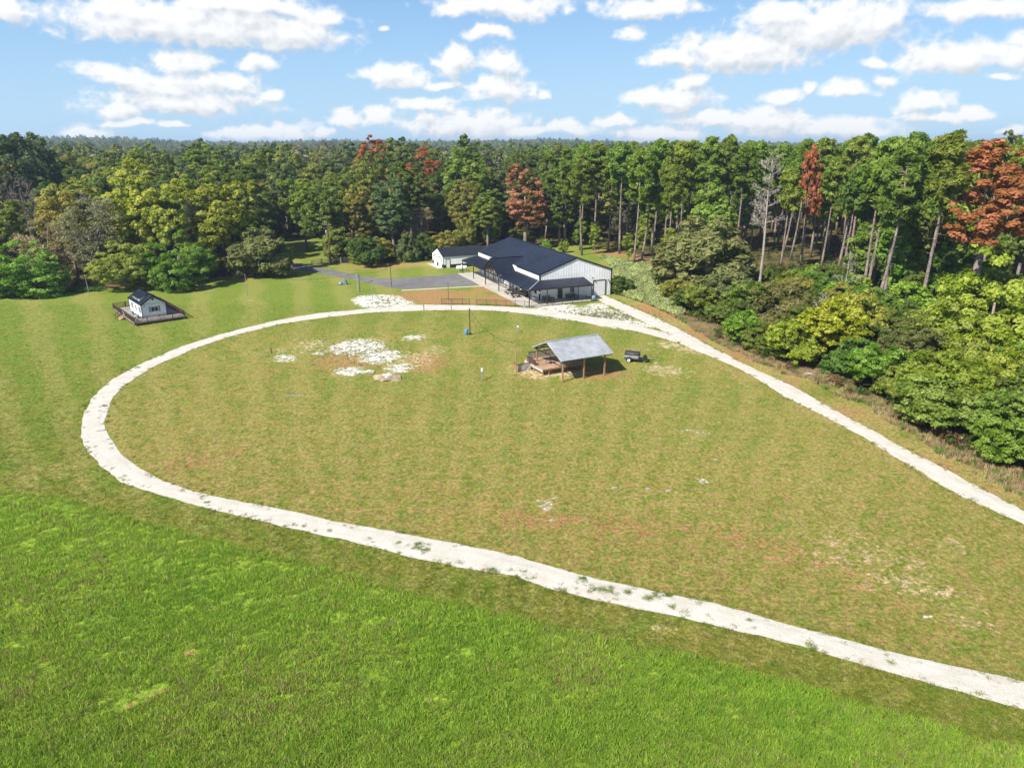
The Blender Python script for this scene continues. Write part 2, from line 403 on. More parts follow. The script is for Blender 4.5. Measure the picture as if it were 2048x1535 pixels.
SAND_B = [(1750,1130,330,110,.52),(1600,960,260,60,.42),(1950,1250,120,60,.5),(1350,1000,200,50,.40),(620,690,100,30,.62),(820,720,90,36,.66),(870,700,60,30,.6),(560,700,40,24,.55),(720,690,150,50,.5),(1100,742,110,22,1.0),(1150,700,60,12,.7),(1340,690,60,14,.8),(1380,700,50,14,.7),(1330,740,90,20,.7),(1290,700,50,10,.5),
          (1700,1080,250,60,.50),(1850,1180,200,60,.60),(1500,900,250,40,.35),(1250,700,100,18,.45),(1010,700,50,12,.5),(1900,1090,100,50,.5),(1330,1255,70,14,.75),(1230,1240,60,12,.6),(1900,1450,60,10,.5),(300,1300,14,9,.0),(500,600,30,5,.55),(600,706,60,30,.5),(1050,660,70,10,.35),(1650,1010,160,50,.4),(1480,640,1,1,0)]
RED_B = [(1300,618,50,14,.9),(1400,668,60,18,.9),(1480,712,60,18,.8),(1580,765,60,16,.6),(1700,825,80,18,.6),(1860,925,90,22,.6),(1960,975,80,20,.6),(1300,1060,420,110,.40),(1750,1180,320,90,.40),(850,960,300,90,.30),(400,915,150,60,.40),(1550,960,300,60,.28),(860,592,95,16,1.2),(990,578,50,8,1.3),(1000,596,60,10,1.2),(900,604,100,8,1.0),(930,585,40,6,.9),(1010,607,40,5,1.2),(820,590,30,12,1.0),(700,720,130,44,.62),(850,725,70,30,.75),(540,745,70,18,.45),
         (1080,1040,150,34,.62),(1250,1055,150,30,.60),(1500,1085,220,40,.55),(1680,1140,170,50,.5),(380,925,90,30,.60),(470,905,60,18,.5),(280,900,60,20,.4),(1180,745,100,18,.9),(1060,750,60,14,.7),(980,1010,90,26,.4),(900,860,200,40,.24),
         (1850,1250,150,30,.4),(1310,512,70,18,1.1),(1240,505,80,14,.8),(1290,527,60,8,1.2),(380,1307,22,10,1.0),(300,1400,70,22,.8),(1350,625,60,18,.9),(1420,665,50,20,.9),(770,535,110,4,.9),(700,524,60,4,.9),(1960,1480,40,12,.5),(1560,1120,100,24,.5),(640,860,200,40,.22)]
DRY_B = [(1540,740,120,30,1.3),(1440,690,90,30,1.3),(1350,640,70,24,1.3),(1290,612,50,16,1.2),(1700,830,150,36,1.2),(1850,910,160,40,1.2),(1980,985,120,40,1.2),(1540,740,140,40,.9),(1700,830,160,45,.9),(1850,910,160,50,1.0),(1960,975,120,40,1.0),(1360,640,90,40,.9),(1300,610,60,20,.9),(1260,595,40,10,.9),(200,575,300,6,.9),(470,552,120,5,.8),(560,548,40,5,.8),(800,530,120,6,.9),
         (1500,850,400,80,.35),(1100,900,500,90,.30),(1700,1100,400,120,.45),(760,1150,500,25,.30),(1500,1290,400,30,.4),(600,900,300,90,.28),(100,940,200,26,.5),(800,650,300,14,.3)]
LOOPREG = np.vstack([resample(GP(UP_BOT), 110), GP([(1414, 712), (1566, 795), (1705, 865), (1869, 967), (2048, 1052), (2600, 1340)])])
white = mx(*[np.minimum(blob(*b[:4]) * b[4], b[4]) for b in WHITE_B]) * np.where(GY > 122, 1.1, .86)
sand = mx(*[np.minimum(blob(*b[:4]) * b[4], b[4]) for b in SAND_B]) * .8
red = mx(*[np.minimum(blob(*b[:4]) * b[4], b[4]) for b in RED_B])
dry = mx(*[np.minimum(blob(*b[:4]) * b[4], b[4]) for b in DRY_B])
inl = pip(GX, GY, LOOPREG); dry = np.maximum(dry, inl * np.clip(.30 + .0045 * (105 - GY), .14, .50)); red = np.maximum(red, inl * np.clip((105 - GY) / 50, 0, 1) * .33)
near = (GY < 260) & (np.abs(GX) < 160)
outer = (1.0 - inl) * np.clip((GY - 62) / 45, 0, 1)
tall = np.zeros_like(GX); tall[near] = soft(GX[near], GY[near], TALL, .6); tall[GY < 18] = 1
wood = np.zeros_like(GX)
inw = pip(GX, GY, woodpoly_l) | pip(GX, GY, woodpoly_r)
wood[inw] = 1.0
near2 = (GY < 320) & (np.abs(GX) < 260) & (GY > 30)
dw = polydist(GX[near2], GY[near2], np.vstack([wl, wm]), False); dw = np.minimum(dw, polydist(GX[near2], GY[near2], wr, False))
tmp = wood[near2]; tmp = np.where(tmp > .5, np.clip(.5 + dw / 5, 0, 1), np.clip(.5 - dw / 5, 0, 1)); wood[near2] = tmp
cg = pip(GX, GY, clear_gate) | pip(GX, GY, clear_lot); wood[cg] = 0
# distant meadows between the woods
field = np.zeros_like(GX)
verts = np.c_[GX.ravel(), GY.ravel(), GZ.ravel()]
# gentle unevenness of the field, kept off the built-up area
bumpy = .05 * np.sin(GX * .23 + 1.3) * np.cos(GY * .19) + .03 * np.sin(GX * .61 + GY * .4)
verts[:, 2] += (bumpy * ((GY > 18) & (GY < 110)) * np.clip((118 - GY) / 30, 0, 1) * 0).ravel()
ii = np.arange(ny - 1)[:, None] * nx + np.arange(nx - 1)[None, :]
fc = np.stack([ii, ii + 1, ii + nx + 1, ii + nx], -1).reshape(-1, 4)

gm = bpy.data.materials.new('field_ground'); gm.use_nodes = True; t = NT(gm.node_tree)
def grass_color(t, pos):
    """mown lawn colour by place: shared by the ground and by the grass growing on it"""
    n1 = t.noise(pos, .035, 3, .55); n2 = t.noise(pos, .32, 4, .65, .4); n3 = t.noise(pos, 2.6, 4, .7)
    g = t.mix(t.ss(n1, .36, .64), (.150, .180, .020), (.215, .198, .036))
    g = t.mix(t.m('MULTIPLY', t.ss(n2, .44, .60), .8), g, (.098, .175, .014))
    g = t.mix(t.m('MULTIPLY', t.ss(n3, .48, .66), .62), g, (.290, .235, .088))
    return g, n1, n2, n3
geo = t.n('ShaderNodeNewGeometry').outputs['Position']
pos = t.v('MULTIPLY', geo, (1, 1, 0))
g, n1, n2, n3 = grass_color(t, pos)
nf = t.noise(pos, 7.5, 5, .75)
g = t.mix(t.m('MULTIPLY', t.n('ShaderNodeAttribute', attribute_name='outer', attribute_type='GEOMETRY').outputs['Fac'], .5), g, (.125, .195, .018))
at = lambda nm: t.n('ShaderNodeAttribute', attribute_name=nm, attribute_type='GEOMETRY').outputs['Fac']
brk = t.m('ADD', t.m('MULTIPLY', t.m('SUBTRACT', t.noise(pos, .8, 7, .8, .3), .5), 4.6), t.m('MULTIPLY', t.m('SUBTRACT', t.noise(pos, 2.4, 4, .75), .5), 3.2))      # broken-up pattern
def broke(mask, lo, hi, gain=1.0): return t.m('MULTIPLY', t.ss(t.m('MULTIPLY', mask, t.m('ADD', 1.0, brk)), lo, hi), gain)
# mowing stripes
sepg = t.n('ShaderNodeSeparateXYZ', {0: pos})
ang = t.m('ARCTAN2', t.m('ADD', sepg.outputs[0], 4.0), t.m('SUBTRACT', sepg.outputs[1], 8.0))
st = t.m('SINE', t.m('ADD', t.m('MULTIPLY', ang, 95.0), t.m('MULTIPLY', n1, 9.0)))
g = t.mix(t.m('MULTIPLY', t.ss(st, -.4, .9), .42), g, (.29, .25, .075))
g = t.mix(t.m('MULTIPLY', t.ss(nf, .52, .30), .42), g, (.062, .090, .012))
g = t.mix(broke(at('dry'), .2, .8, .85), g, (.29, .225, .075))
g = t.mix(t.m('MULTIPLY', t.ss(t.noise(pos, .8, 6, .78, .5), .57, .68), .6), g, (.34, .26, .13))
tg = t.mix(t.ss(n2, .38, .62), (.135, .235, .018), (.220, .310, .032))
g = t.mix(at('tall'), g, tg)
g = t.mix(broke(at('red'), .28, .75, .88), g, t.mix(nf, (.27, .130, .052), (.35, .20, .095)))
g = t.mix(broke(at('sand'), .42, .72, .90), g, t.mix(nf, (.45, .34, .19), (.54, .43, .28)))
g = t.mix(broke(at('white'), .45, .62, .96), g, t.mix(nf, (.50, .47, .42), (.62, .60, .56)))
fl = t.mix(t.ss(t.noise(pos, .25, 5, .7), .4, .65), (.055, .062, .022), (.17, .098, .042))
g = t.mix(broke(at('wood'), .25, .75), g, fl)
hsvg = t.n('ShaderNodeHueSaturation', {'Color': g, 'Value': t.m('MULTIPLY', t.m('MULTIPLY_ADD', t.ss(t.noise(pos, 3.1, 4, .72), .30, .68), .85, .56), t.m('MULTIPLY_ADD', t.noise(pos, 14, 3, .7), .9, .58))})
hgt = t.m('ADD', t.m('MULTIPLY', nf, 1.0), t.m('MULTIPLY', t.noise(pos, 22, 3, .7), .5))
bmp = t.n('ShaderNodeBump', {'Height': hgt, 'Strength': .75, 'Distance': .12})
bs = t.n('ShaderNodeBsdfPrincipled', {'Base Color': hsvg.outputs[0], 'Roughness': .95, 'Specular IOR Level': .15, 'Normal': bmp.outputs[0]})
t.t.links.new(bs.outputs[0], t.n('ShaderNodeOutputMaterial').inputs[0])
gme = mesh_np('ground', verts, fc, [gm], True)
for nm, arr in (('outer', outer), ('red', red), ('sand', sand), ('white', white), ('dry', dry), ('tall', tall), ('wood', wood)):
    a = gme.attributes.new(nm, 'FLOAT', 'POINT'); a.data.foreach_set('value', arr.ravel().astype(np.float32))
tag(link('ground', gme), kind='structure')

def strip(name, A, Bp, m, z, jit=.22, nw=7, z_in=0.03):
    """a surface between two edges, its border frayed like loose gravel, slightly crowned"""
    n = len(A); w = []
    s = np.arange(n)
    def j(seed):
        r = np.random.default_rng(seed); x = r.normal(0, 1, n); k = np.array([.25, .5, 1, .5, .25]); k /= k.sum()
        return np.convolve(x, k, 'same') * jit + np.convolve(r.normal(0, 1, n), np.ones(17) / 17, 'same') * jit * 3.0
    d = Bp - A; L = np.linalg.norm(d, axis=1)[:, None]; d = d / L
    A2 = A + d * j(1)[:, None]; B2 = Bp + d * j(2)[:, None]
    vs = []
    for k in range(nw):
        f = k / (nw - 1); P = A2 * (1 - f) + B2 * f
        zz = z + z_in * (1 - (2 * f - 1) ** 4)
        vs.append(np.c_[P, np.full(n, zz)])
    V = np.stack(vs, 1).reshape(-1, 3)
    i0 = np.arange(n - 1)[:, None] * nw + np.arange(nw - 1)[None, :]
    F = np.stack([i0, i0 + 1, i0 + nw + 1, i0 + nw], -1).reshape(-1, 4)
    me_ = mesh_np(name, V, F, [m], True); a_ = me_.attributes.new('across', 'FLOAT', 'POINT'); a_.data.foreach_set('value', np.tile(np.linspace(0, 1, nw), n).astype(np.float32))
    return tag(link(name, me_), kind='structure')
# white crushed limestone
gv = bpy.data.materials.new('white_gravel'); gv.use_nodes = True; t = NT(gv.node_tree)
pos = t.n('ShaderNodeNewGeometry').outputs['Position']
vor = t.n('ShaderNodeTexVoronoi', {'Vector': pos, 'Scale': 11.0})
nn = t.noise(pos, .5, 5, .7, .4); n4 = t.noise(pos, 5, 5, .75)
c = t.mix(t.ss(nn, .35, .7), (.53, .50, .445), (.45, .415, .35))
c = t.mix(t.m('MULTIPLY', t.ss(n4, .5, .78), .5), c, (.34, .29, .22))
c = t.mix(t.m('MULTIPLY', vor.outputs['Color'], .30), c, (.62, .60, .55))
c = t.mix(t.m('MULTIPLY', t.ss(t.noise(pos, 1.3, 6, .8), .66, .74), .7), c, (.20, .17, .09))
acr = t.n('ShaderNodeAttribute', attribute_name='across', attribute_type='GEOMETRY').outputs['Fac']
rut = t.ss(t.m('ABSOLUTE', t.m('SUBTRACT', t.m('ABSOLUTE', t.m('SUBTRACT', acr, .5)), .23)), .13, .02)
c = t.mix(t.m('MULTIPLY', t.m('MULTIPLY', rut, t.ss(t.noise(pos, .35, 4, .7), .35, .65)), .30), c, (.38, .34, .27))
bmp = t.n('ShaderNodeBump', {'Height': t.m('ADD', vor.outputs['Distance'], t.m('MULTIPLY', n4, 1.5)), 'Strength': .7, 'Distance': .06})
bs = t.n('ShaderNodeBsdfPrincipled', {'Base Color': c, 'Roughness': .9, 'Specular IOR Level': .2, 'Normal': bmp.outputs[0]})
t.t.links.new(bs.outputs[0], t.n('ShaderNodeOutputMaterial').inputs[0])
strip('gravel_drive', DRV_A, DRV_B, gv, .016, .12)
strip('gravel_path', LOOP_IN, LOOP_OUT, gv, .024, .13)
# asphalt road and parking apron
A_UP = [(470,500),(520,512),(575,522),(609,529),(636,535),(680,543),(722,552),(751,556),(795,557),(850,553),(880,551),(922,546)]
A_LO = [(450,512),(500,524),(550,533),(590,538),(625,544),(673,553),(710,560),(746,568),(780,575),(805,578),(880,574),(966,569)]
strip('asphalt_road', resample(GP(A_UP), 160), resample(GP(A_LO), 160), M['asphalt'], .010, .05, 5, .012)
strip('pale_edging', resample(GP([(803,580),(880,576),(966,571)]), 80), resample(GP([(803,581.5),(880,577.5),(968,572.5)]), 80), gv, .03, .03, 3)
MBs = MB(); q = GP([(-260,446),(60,448),(56,466),(-260,486)])
tag(MB().prism([(a, b, .02) for a, b in q], (0, 0, .03)).build('distant_road', M['conc']), kind='structure')

# ================================================================== buildings
def ribs(mb, axis, a0, a1, step, plane, out, z0, ztop, w=.07, d=.03):
    """vertical sheet-metal ribs on a wall; axis 'x' or 'y' is the running direction"""
    a = a0 + step / 2
    while a < a1:
        z1 = ztop(a)
        lo, hi = (plane - d, plane) if out < 0 else (plane, plane + d)
        if axis == 'x': mb.box(a - w / 2, a + w / 2, lo, hi, z0, z1)
        else: mb.box(lo, hi, a - w / 2, a + w / 2, z0, z1)
        a += step
def slope_sheet(mb, p00, p10, p01, p11, th=.06, rib=0, rh=.04, rw=.05):
    """a roof plane: p00-p10 the low edge, p01-p11 the high edge, with standing ribs up the slope"""
    a, b, c, d = [Vector(q) for q in (p00, p10, p11, p01)]
    n = (b - a).cross(d - a).normalized()
    if n.z < 0: n = -n
    mb.prism([a, b, c, d], n * th)
    if rib:
        L = (b - a).length; k = int(L / rib)
        for i in range(k + 1):
            f = (i + .0) / k
            f = min(max(f, .004), .996)
            s = a.lerp(b, f) + n * (th + rh / 2); e = d.lerp(c, f) + n * (th + rh / 2)
            if (e - s).length > .3: mb.bar(s, e, rw, rh, n)
def porch_post(parent, x, y, h, w=.16):
    B(x - w / 2, x + w / 2, y - w / 2, y + w / 2, 0, h).build('post', M['black'], parent)
def window(parent, x, y, z, w, h, out, axis='x', frame='white_trim', shutters=None, name='window', fw=.07):
    """axis: running direction of the wall; out: +-1 outward sign along the other axis"""
    def bx(mb, a0, a1, z0, z1, d0, d1):
        lo, hi = sorted((d0 * out, d1 * out))
        return mb.box(x + a0, x + a1, y + lo, y + hi, z0, z1) if axis == 'x' else mb.box(x + lo, x + hi, y + a0, y + a1, z0, z1)
    f = MB()
    for a0, a1, z0, z1 in ((-w / 2, w / 2, z + h - fw, z + h), (-w / 2, w / 2, z, z + fw), (-w / 2, -w / 2 + fw, z + fw, z + h - fw), (w / 2 - fw, w / 2, z + fw, z + h - fw), (-fw * .4, fw * .4, z + fw, z + h - fw)):
        bx(f, a0, a1, z0, z1, 0.004, .07)
    wo = f.build(name, M[frame], parent)
    bx(MB(), -w / 2 + fw, w / 2 - fw, z + fw, z + h - fw, .006, .03).build('pane', M['glass'], wo)
    if shutters:
        for s in (-1, 1):
            a = s * (w / 2 + .16); mbs = MB()
            bx(mbs, a - .14, a + .14, z - .04, z + h + .04, .004, .05)
            for k in range(6): bx(mbs, a - .10, a + .10, z + .05 + k * (h - .1) / 6, z + .05 + (k + .6) * (h - .1) / 6, .05, .065)
            mbs.build('shutter', M[shutters], parent)
    return wo
def rollup(parent, x, y, w, h, out, axis, trim='black', label=None):
    def bx(mb, a0, a1, z0, z1, d0, d1):
        lo, hi = sorted((d0 * out, d1 * out))
        return mb.box(x + a0, x + a1, y + lo, y + hi, z0, z1) if axis == 'x' else mb.box(x + lo, x + hi, y + a0, y + a1, z0, z1)
    d = MB(); k = 8
    for i in range(k): bx(d, -w / 2, w / 2, .02 + i * h / k, .02 + (i + .93) * h / k, .004, .045)
    o = d.build('garage_door', M['white'], parent)
    f = MB(); bx(f, -w / 2 - .16, -w / 2 - .01, 0, h + .18, .004, .10); bx(f, w / 2 + .01, w / 2 + .16, 0, h + .18, .004, .10); bx(f, -w / 2 - .01, w / 2 + .01, h + .02, h + .18, .004, .10)
    f.build('door_frame', M[trim], o)
    return o

# ---- main metal building: local x along the gable, y along the long side
BA = R(22.9); BLOC = (5.59, 138.37, 0)
bld = empty('metal_building', BLOC, BA, 'large white metal building with a navy roof, wraparound porch and timber gable over its entrance', 'building')
Wd, Ln, EV, RG = 16.6, 35.6, 5.4, 8.25
roofz = lambda x: EV + (RG - EV) * (1 - abs(x - Wd / 2) / (Wd / 2))
g1 = MB().prism([(0, 0, 0), (Wd, 0, 0), (Wd, 0, EV), (Wd / 2, 0, RG), (0, 0, EV)], (0, .15, 0))
ribs(g1, 'x', .1, Wd - .1, .6, 0, -1, .05, lambda a: roofz(a) - .12)
o = g1.build('wall', M['white'], bld); o['label'] = 'ribbed white gable end wall'
MB().prism([(0, Ln, 0), (Wd, Ln, 0), (Wd, Ln, EV), (Wd / 2, Ln, RG), (0, Ln, EV)], (0, -.15, 0)).build('wall', M['white'], bld)
lw = B(0, .15, .15, Ln - .15, 0, EV); ribs(lw, 'y', .2, Ln - .2, .6, 0, -1, .05, lambda a: EV - .1, .09, .03)
lw.build('wall', M['white'], bld)
rw_ = B(Wd - .15, Wd, .15, Ln - .15, 0, EV); ribs(rw_, 'y', .2, Ln - .2, .6, Wd, 1, .05, lambda a: EV - .1, .09, .03)
rw_.build('wall', M['white'], bld)
rf = MB(); oh = .12
sl = (RG - EV) / (Wd / 2)
slope_sheet(rf, (-oh, -oh, EV + .02 - sl * oh), (-oh, Ln + oh, EV + .02 - sl * oh), (Wd / 2, -oh, RG + .02), (Wd / 2, Ln + oh, RG + .02), .06, .9, .03, .05)
slope_sheet(rf, (Wd + oh, -oh, EV + .02 - sl * oh), (Wd + oh, Ln + oh, EV + .02 - sl * oh), (Wd / 2, -oh, RG + .02), (Wd / 2, Ln + oh, RG + .02), .06, .9, .03, .05)
ro = rf.build('roof', M['roof'], bld)
rc = MB(); rc.bar((Wd / 2, -oh, RG + .1), (Wd / 2, Ln + oh, RG + .1), .35, .05); rc.build('ridge_cap', M['roof'], ro)
tr = MB()
for yy in (-.06, Ln + .06):
    s = -.05 if yy < 0 else .05
    tr.bar((-.15, yy + s, EV - .14), (Wd / 2, yy + s, RG - .09), .1, .22); tr.bar((Wd + .15, yy + s, EV - .14), (Wd / 2, yy + s, RG - .09), .1, .22)
tr.bar((-.18, -.1, EV - .1), (-.18, 11.6, EV - .1), .12, .14); tr.bar((-.18, 20.3, EV - .1), (-.18, Ln, EV - .1), .12, .14); tr.bar((Wd + .18, -.1, EV - .1), (Wd + .18, Ln, EV - .1), .12, .14)
tr.build('fascia', M['black'], bld)
for (x, y) in ((0, 0), (Wd, 0)):
    B(x - .12 if x == 0 else x - .14, x + .14 if x == 0 else x + .12, -.075, -.052 + .2, 0, EV - .1).build('corner_trim', M['black'], bld)
# concrete walk under the porches
cs = MB().prism([(-5.3, -4.2, 0), (9.9, -4.2, 0), (9.9, -.06, 0), (-.06, -.06, 0), (-.06, Ln + .3, 0), (-5.3, Ln + .3, 0)], (0, 0, .13))
cs.build('porch_slab', M['conc'], bld)
jt = MB()
for k in range(9): jt.box(-5.28, -.1, -2 + k * 4.2, -1.97 + k * 4.2, .131, .135)
for k in range(3): jt.box(1.2 + k * 3.4, 1.23 + k * 3.4, -4.18, -.1, .131, .135)
jt.build('slab_joint', M['asphalt'], bld, kind='stuff')
# porch roofs (three sections)
PZ, WZ = 3.32, 4.15
def pr(mb, a, b, c, d): slope_sheet(mb, a, b, c, d, .05, .45, .035, .045)
r1 = MB(); pr(r1, (-4.25, 20.2, PZ), (-4.25, Ln + .3, PZ), (-.05, 20.2, WZ), (-.05, Ln + .3, WZ)); r1.build('porch_roof', M['roof'], bld)
r2 = MB(); pr(r2, (-4.25, -4.25, PZ), (-4.25, 11.75, PZ), (-.08, -.08, WZ), (-.08, 11.75, WZ)); r2.build('porch_roof', M['roof'], bld)
r3 = MB(); pr(r3, (-4.25, -4.25, PZ), (9.9, -4.25, PZ), (-.08, -.08, WZ), (9.9, -.08, WZ)); o = r3.build('porch_roof', M['roof'], bld); o['label'] = 'ribbed porch roof along the gable end'
MB().bar((-4.25, -4.25, PZ + .1), (-.08, -.08, WZ + .12), .22, .06).build('hip_cap', M['galv_fade'], bld)
for p0_, p1_, w_, h_ in (((-4.2, -4.27, PZ - .12), (-4.2, 11.8, PZ - .12), .12, .2), ((-4.2, 20.1, PZ - .12), (-4.2, Ln + .25, PZ - .12), .12, .2), ((-4.13, -4.2, PZ - .12), (9.85, -4.2, PZ - .12), .12, .2),
                      ((9.8, -4.08, PZ - .1), (9.8, -.1, WZ - .12), .1, .16), ((-4.1, Ln + .2, PZ - .1), (-.1, Ln + .2, WZ - .12), .1, .16)):
    MB().bar(p0_, p1_, w_, h_).build('porch_beam', M['black'], bld)
sf = MB()
slope_sheet(sf, (-4.1, 20.3, PZ - .06), (-4.1, Ln + .1, PZ - .06), (-.12, 20.3, WZ - .06), (-.12, Ln + .1, WZ - .06), .02)
slope_sheet(sf, (-3.9, -3.7, PZ - .06), (-3.9, 11.6, PZ - .06), (-.12, -.1, WZ - .06), (-.12, 11.6, WZ - .06), .02)
slope_sheet(sf, (-3.6, -4.1, PZ - .06), (9.7, -4.1, PZ - .06), (0, -.2, WZ - .06), (9.7, -.2, WZ - .06), .02)
sf.build('porch_ceiling', M['white'], bld)
for y in (-4.1, 4.1, 11.9, 20.0, 27.9, Ln + .1): porch_post(bld, -4.12, y, PZ - .2 if y not in (11.9, 20.0) else 3.5)
for x in (-.3, 9.7): porch_post(bld, x, -4.12, PZ - .2)
for x in (7.6, 8.7): porch_post(bld, x, -.35, WZ - .25, .08)
# entrance gable
gy0, gy1, gyc, gz0, gzr = 11.8, 20.1, 15.95, 3.55, 6.55
xr = (gzr - EV) / sl
gr = MB()
def valley(y):  # where the entrance roof meets the main wall / main roof
    z = gzr - (gzr - gz0) * abs(y - gyc) / (gyc - gy0)
    return (z - EV) / sl if z > EV else -.05
ye = gyc - (gyc - gy0) * (gzr - EV) / (gzr - gz0)
for sgn in (-1, 1):
    Y = lambda y: gyc + sgn * (y - gyc)
    n = 9
    ysm = sorted([gy0 + (gyc - gy0) * i / n for i in range(n + 1)] + [ye])
    for a, b in zip(ysm[:-1], ysm[1:]):
        za = gz0 + (gzr - gz0) * (a - gy0) / (gyc - gy0); zb = gz0 + (gzr - gz0) * (b - gy0) / (gyc - gy0)
        xa = (za - EV) / sl if za > EV + 1e-6 else -.02; xb = (zb - EV) / sl if zb > EV + 1e-6 else -.02
        gr.prism([(-4.6, Y(a), za + .03), (xa, Y(a), za + .03), (xb, Y(b), zb + .03), (-4.6, Y(b), zb + .03)], (0, -sgn * .03 * -1, .05))
    # ribs run down the slope
    x = -4.5
    while x < xr - .2:
        zlow = max(gz0, EV + sl * x if x > 0 else gz0)
        ylow = gy0 + (gyc - gy0) * (zlow - gz0) / (gzr - gz0)
        gr.bar((x, Y(ylow), zlow + .10), (x, Y(gyc), gzr + .10), .05, .05, (0, -sgn, 1)); x += .42
gro = gr.build('entrance_roof', M['roof'], bld)
MB().bar((-4.65, gyc, gzr + .14), (xr, gyc, gzr + .14), .3, .05).build('ridge_cap', M['roof'], gro)
tb = MB(); x = -4.35
tb.bar((x, gy0 + .1, gz0 - .15), (x, gyc, gzr - .15), .16, .26); tb.bar((x, gy1 - .1, gz0 - .15), (x, gyc, gzr - .15), .16, .26)
tb.bar((x, gy0 + .1, gz0 - .2), (x, gy1 - .1, gz0 - .2), .15, .24)
tb.bar((x, gyc - 2.7, gz0 + .85), (x, gyc + 2.7, gz0 + .85), .13, .16); tb.bar((x, gyc - 1.5, gz0 + 1.75), (x, gyc + 1.5, gz0 + 1.75), .13, .14)
tb.bar((x, gyc, gz0 - .1), (x, gyc, gzr - .2), .17, .2, (0, 1, 0)); tb.bar((x, gyc - 2, gz0 - .1), (x, gyc, gz0 + 1.4), .12, .14); tb.bar((x, gyc + 2, gz0 - .1), (x, gyc, gz0 + 1.4), .12, .14)
tb.build('timber_truss', M['black'], bld)
tr2 = MB()
for xx in (-3.0, -1.5):
    tr2.bar((xx, gy0 + .2, gz0 - .1), (xx, gyc, gzr - .2), .1, .2); tr2.bar((xx, gy1 - .2, gz0 - .1), (xx, gyc, gzr - .2), .1, .2); tr2.bar((xx, gy0 + .2, gz0 - .15), (xx, gy1 - .2, gz0 - .15), .1, .18)
for k in range(5):
    f = k / 5 + .1
    for s in (-1, 1): tr2.bar((-4.3, gyc + s * (gyc - gy0) * (1 - f), gz0 + (gzr - gz0) * f - .08), (-.1, gyc + s * (gyc - gy0) * (1 - f), gz0 + (gzr - gz0) * f - .08), .08, .1)
tr2.build('rafter', M['tan_wood'], bld)
# openings of the long wall
for y in (32.6, 26.9, 22.6): rollup(bld, -.03, y, 3.0 if y != 32.6 else 2.2, 2.75, -1, 'y')
rollup(bld, -.03, 17.2, 3.6, 3.0, -1, 'y')
dd = MB(); dd.box(-.12, -.034, 7.2, 9.8, .14, 2.75); do = dd.build('door', M['rust'], bld); do['label'] = 'wide timber double door beside the barrel decor'
for yy in (7.75, 9.25): B(-.15, -.122, yy - .35, yy + .35, .6, 2.4).build('pane', M['glass'], do)
B(-.17, -.125, 8.44, 8.56, .14, 2.75).build('door_post', M['tan_wood'], do)
window(bld, -.035, 4.6, 1.2, 1.0, 1.3, -1, 'y', 'black'); window(bld, -.035, 1.9, 1.2, 1.0, 1.3, -1, 'y', 'black')
# openings of the gable wall
rollup(bld, 13.75, -.06, 2.7, 3.15, -1, 'x')
d2 = B(4.05, 5.15, -.12, -.056, .14, 2.5).build('door', M['brown_wood'], bld)
B(4.35, 4.85, -.135, -.122, 1.3, 2.2).build('pane', M['glass'], d2); B(4.15, 4.2, -.18, -.122, 1.1, 1.25).build('handle', M['steel'], d2)
window(bld, 7.3, -.056, 1.15, .95, 1.35, -1, 'x', 'white_trim')
def wall_lamp(x, y, z, nx_, ny_, nm='wall_lamp'):
    mb = MB(); mb.bar((x, y, z), (x + nx_ * .28, y + ny_ * .28, z + .05), .05, .05); mb.lathe([(.05, 0), (.19, -.14), (.2, -.18), (.02, -.18)], 10, (x + nx_ * .3, y + ny_ * .3, z + .1))
    return mb.build(nm, M['black'], bld)
wall_lamp(15.7, -.06, 3.2, 0, -1); wall_lamp(16.1, -.06, 2.9, 0, -1); wall_lamp(12.0, -.06, 3.9, 0, -1)

# ---- porch furniture: each its own thing, placed in the building's own grid
def bl(x, y, z=.13):
    c, s = math.cos(BA), math.sin(BA); return (BLOC[0] + x * c - y * s, BLOC[1] + x * s + y * c, z)
def picnic(loc, rz, label, group=None, L=2.0, m='black'):
    r = empty('picnic_table', loc, rz, label, 'picnic table', group)
    t_ = MB()
    for k in range(5): t_.box(-L / 2, L / 2, -.36 + k * .147, -.36 + k * .147 + .13, .72, .76)
    t_.build('tabletop', M[m], r)
    for s in (-1, 1):
        b = MB()
        for k in range(2): b.box(-L / 2, L / 2, s * .70 - .15 + k * .155, s * .70 - .01 + k * .155, .42, .46)
        b.build('bench', M[m], r)
        l = MB(); x = s * (L / 2 - .3); l.bar((x, -.75, 0), (x, -.25, .7), .07, .07); l.bar((x, .75, 0), (x, .25, .7), .07, .07); l.bar((x, -.8, .40), (x, .8, .40), .05, .07)
        l.build('leg', M[m], r)
    return r
picnic(bl(-3.2, 8.3), BA + R(90), 'black slatted picnic table nearest the entrance gable on the long porch')
picnic(bl(-3.2, 4.9), BA + R(90), 'black slatted picnic table behind the middle porch post, second from the entrance gable')
def dining(loc, rz, label, nch, L=1.9):
    r = empty('patio_table', loc, rz, label, 'table')
    B(-L / 2, L / 2, -.45, .45, .72, .77).build('tabletop', M['black'], r)
    for sx in (-1, 1):
        for sy in (-1, 1): B(sx * (L / 2 - .1) - .03, sx * (L / 2 - .1) + .03, sy * .38 - .03, sy * .38 + .03, 0, .72).build('leg', M['black'], r)
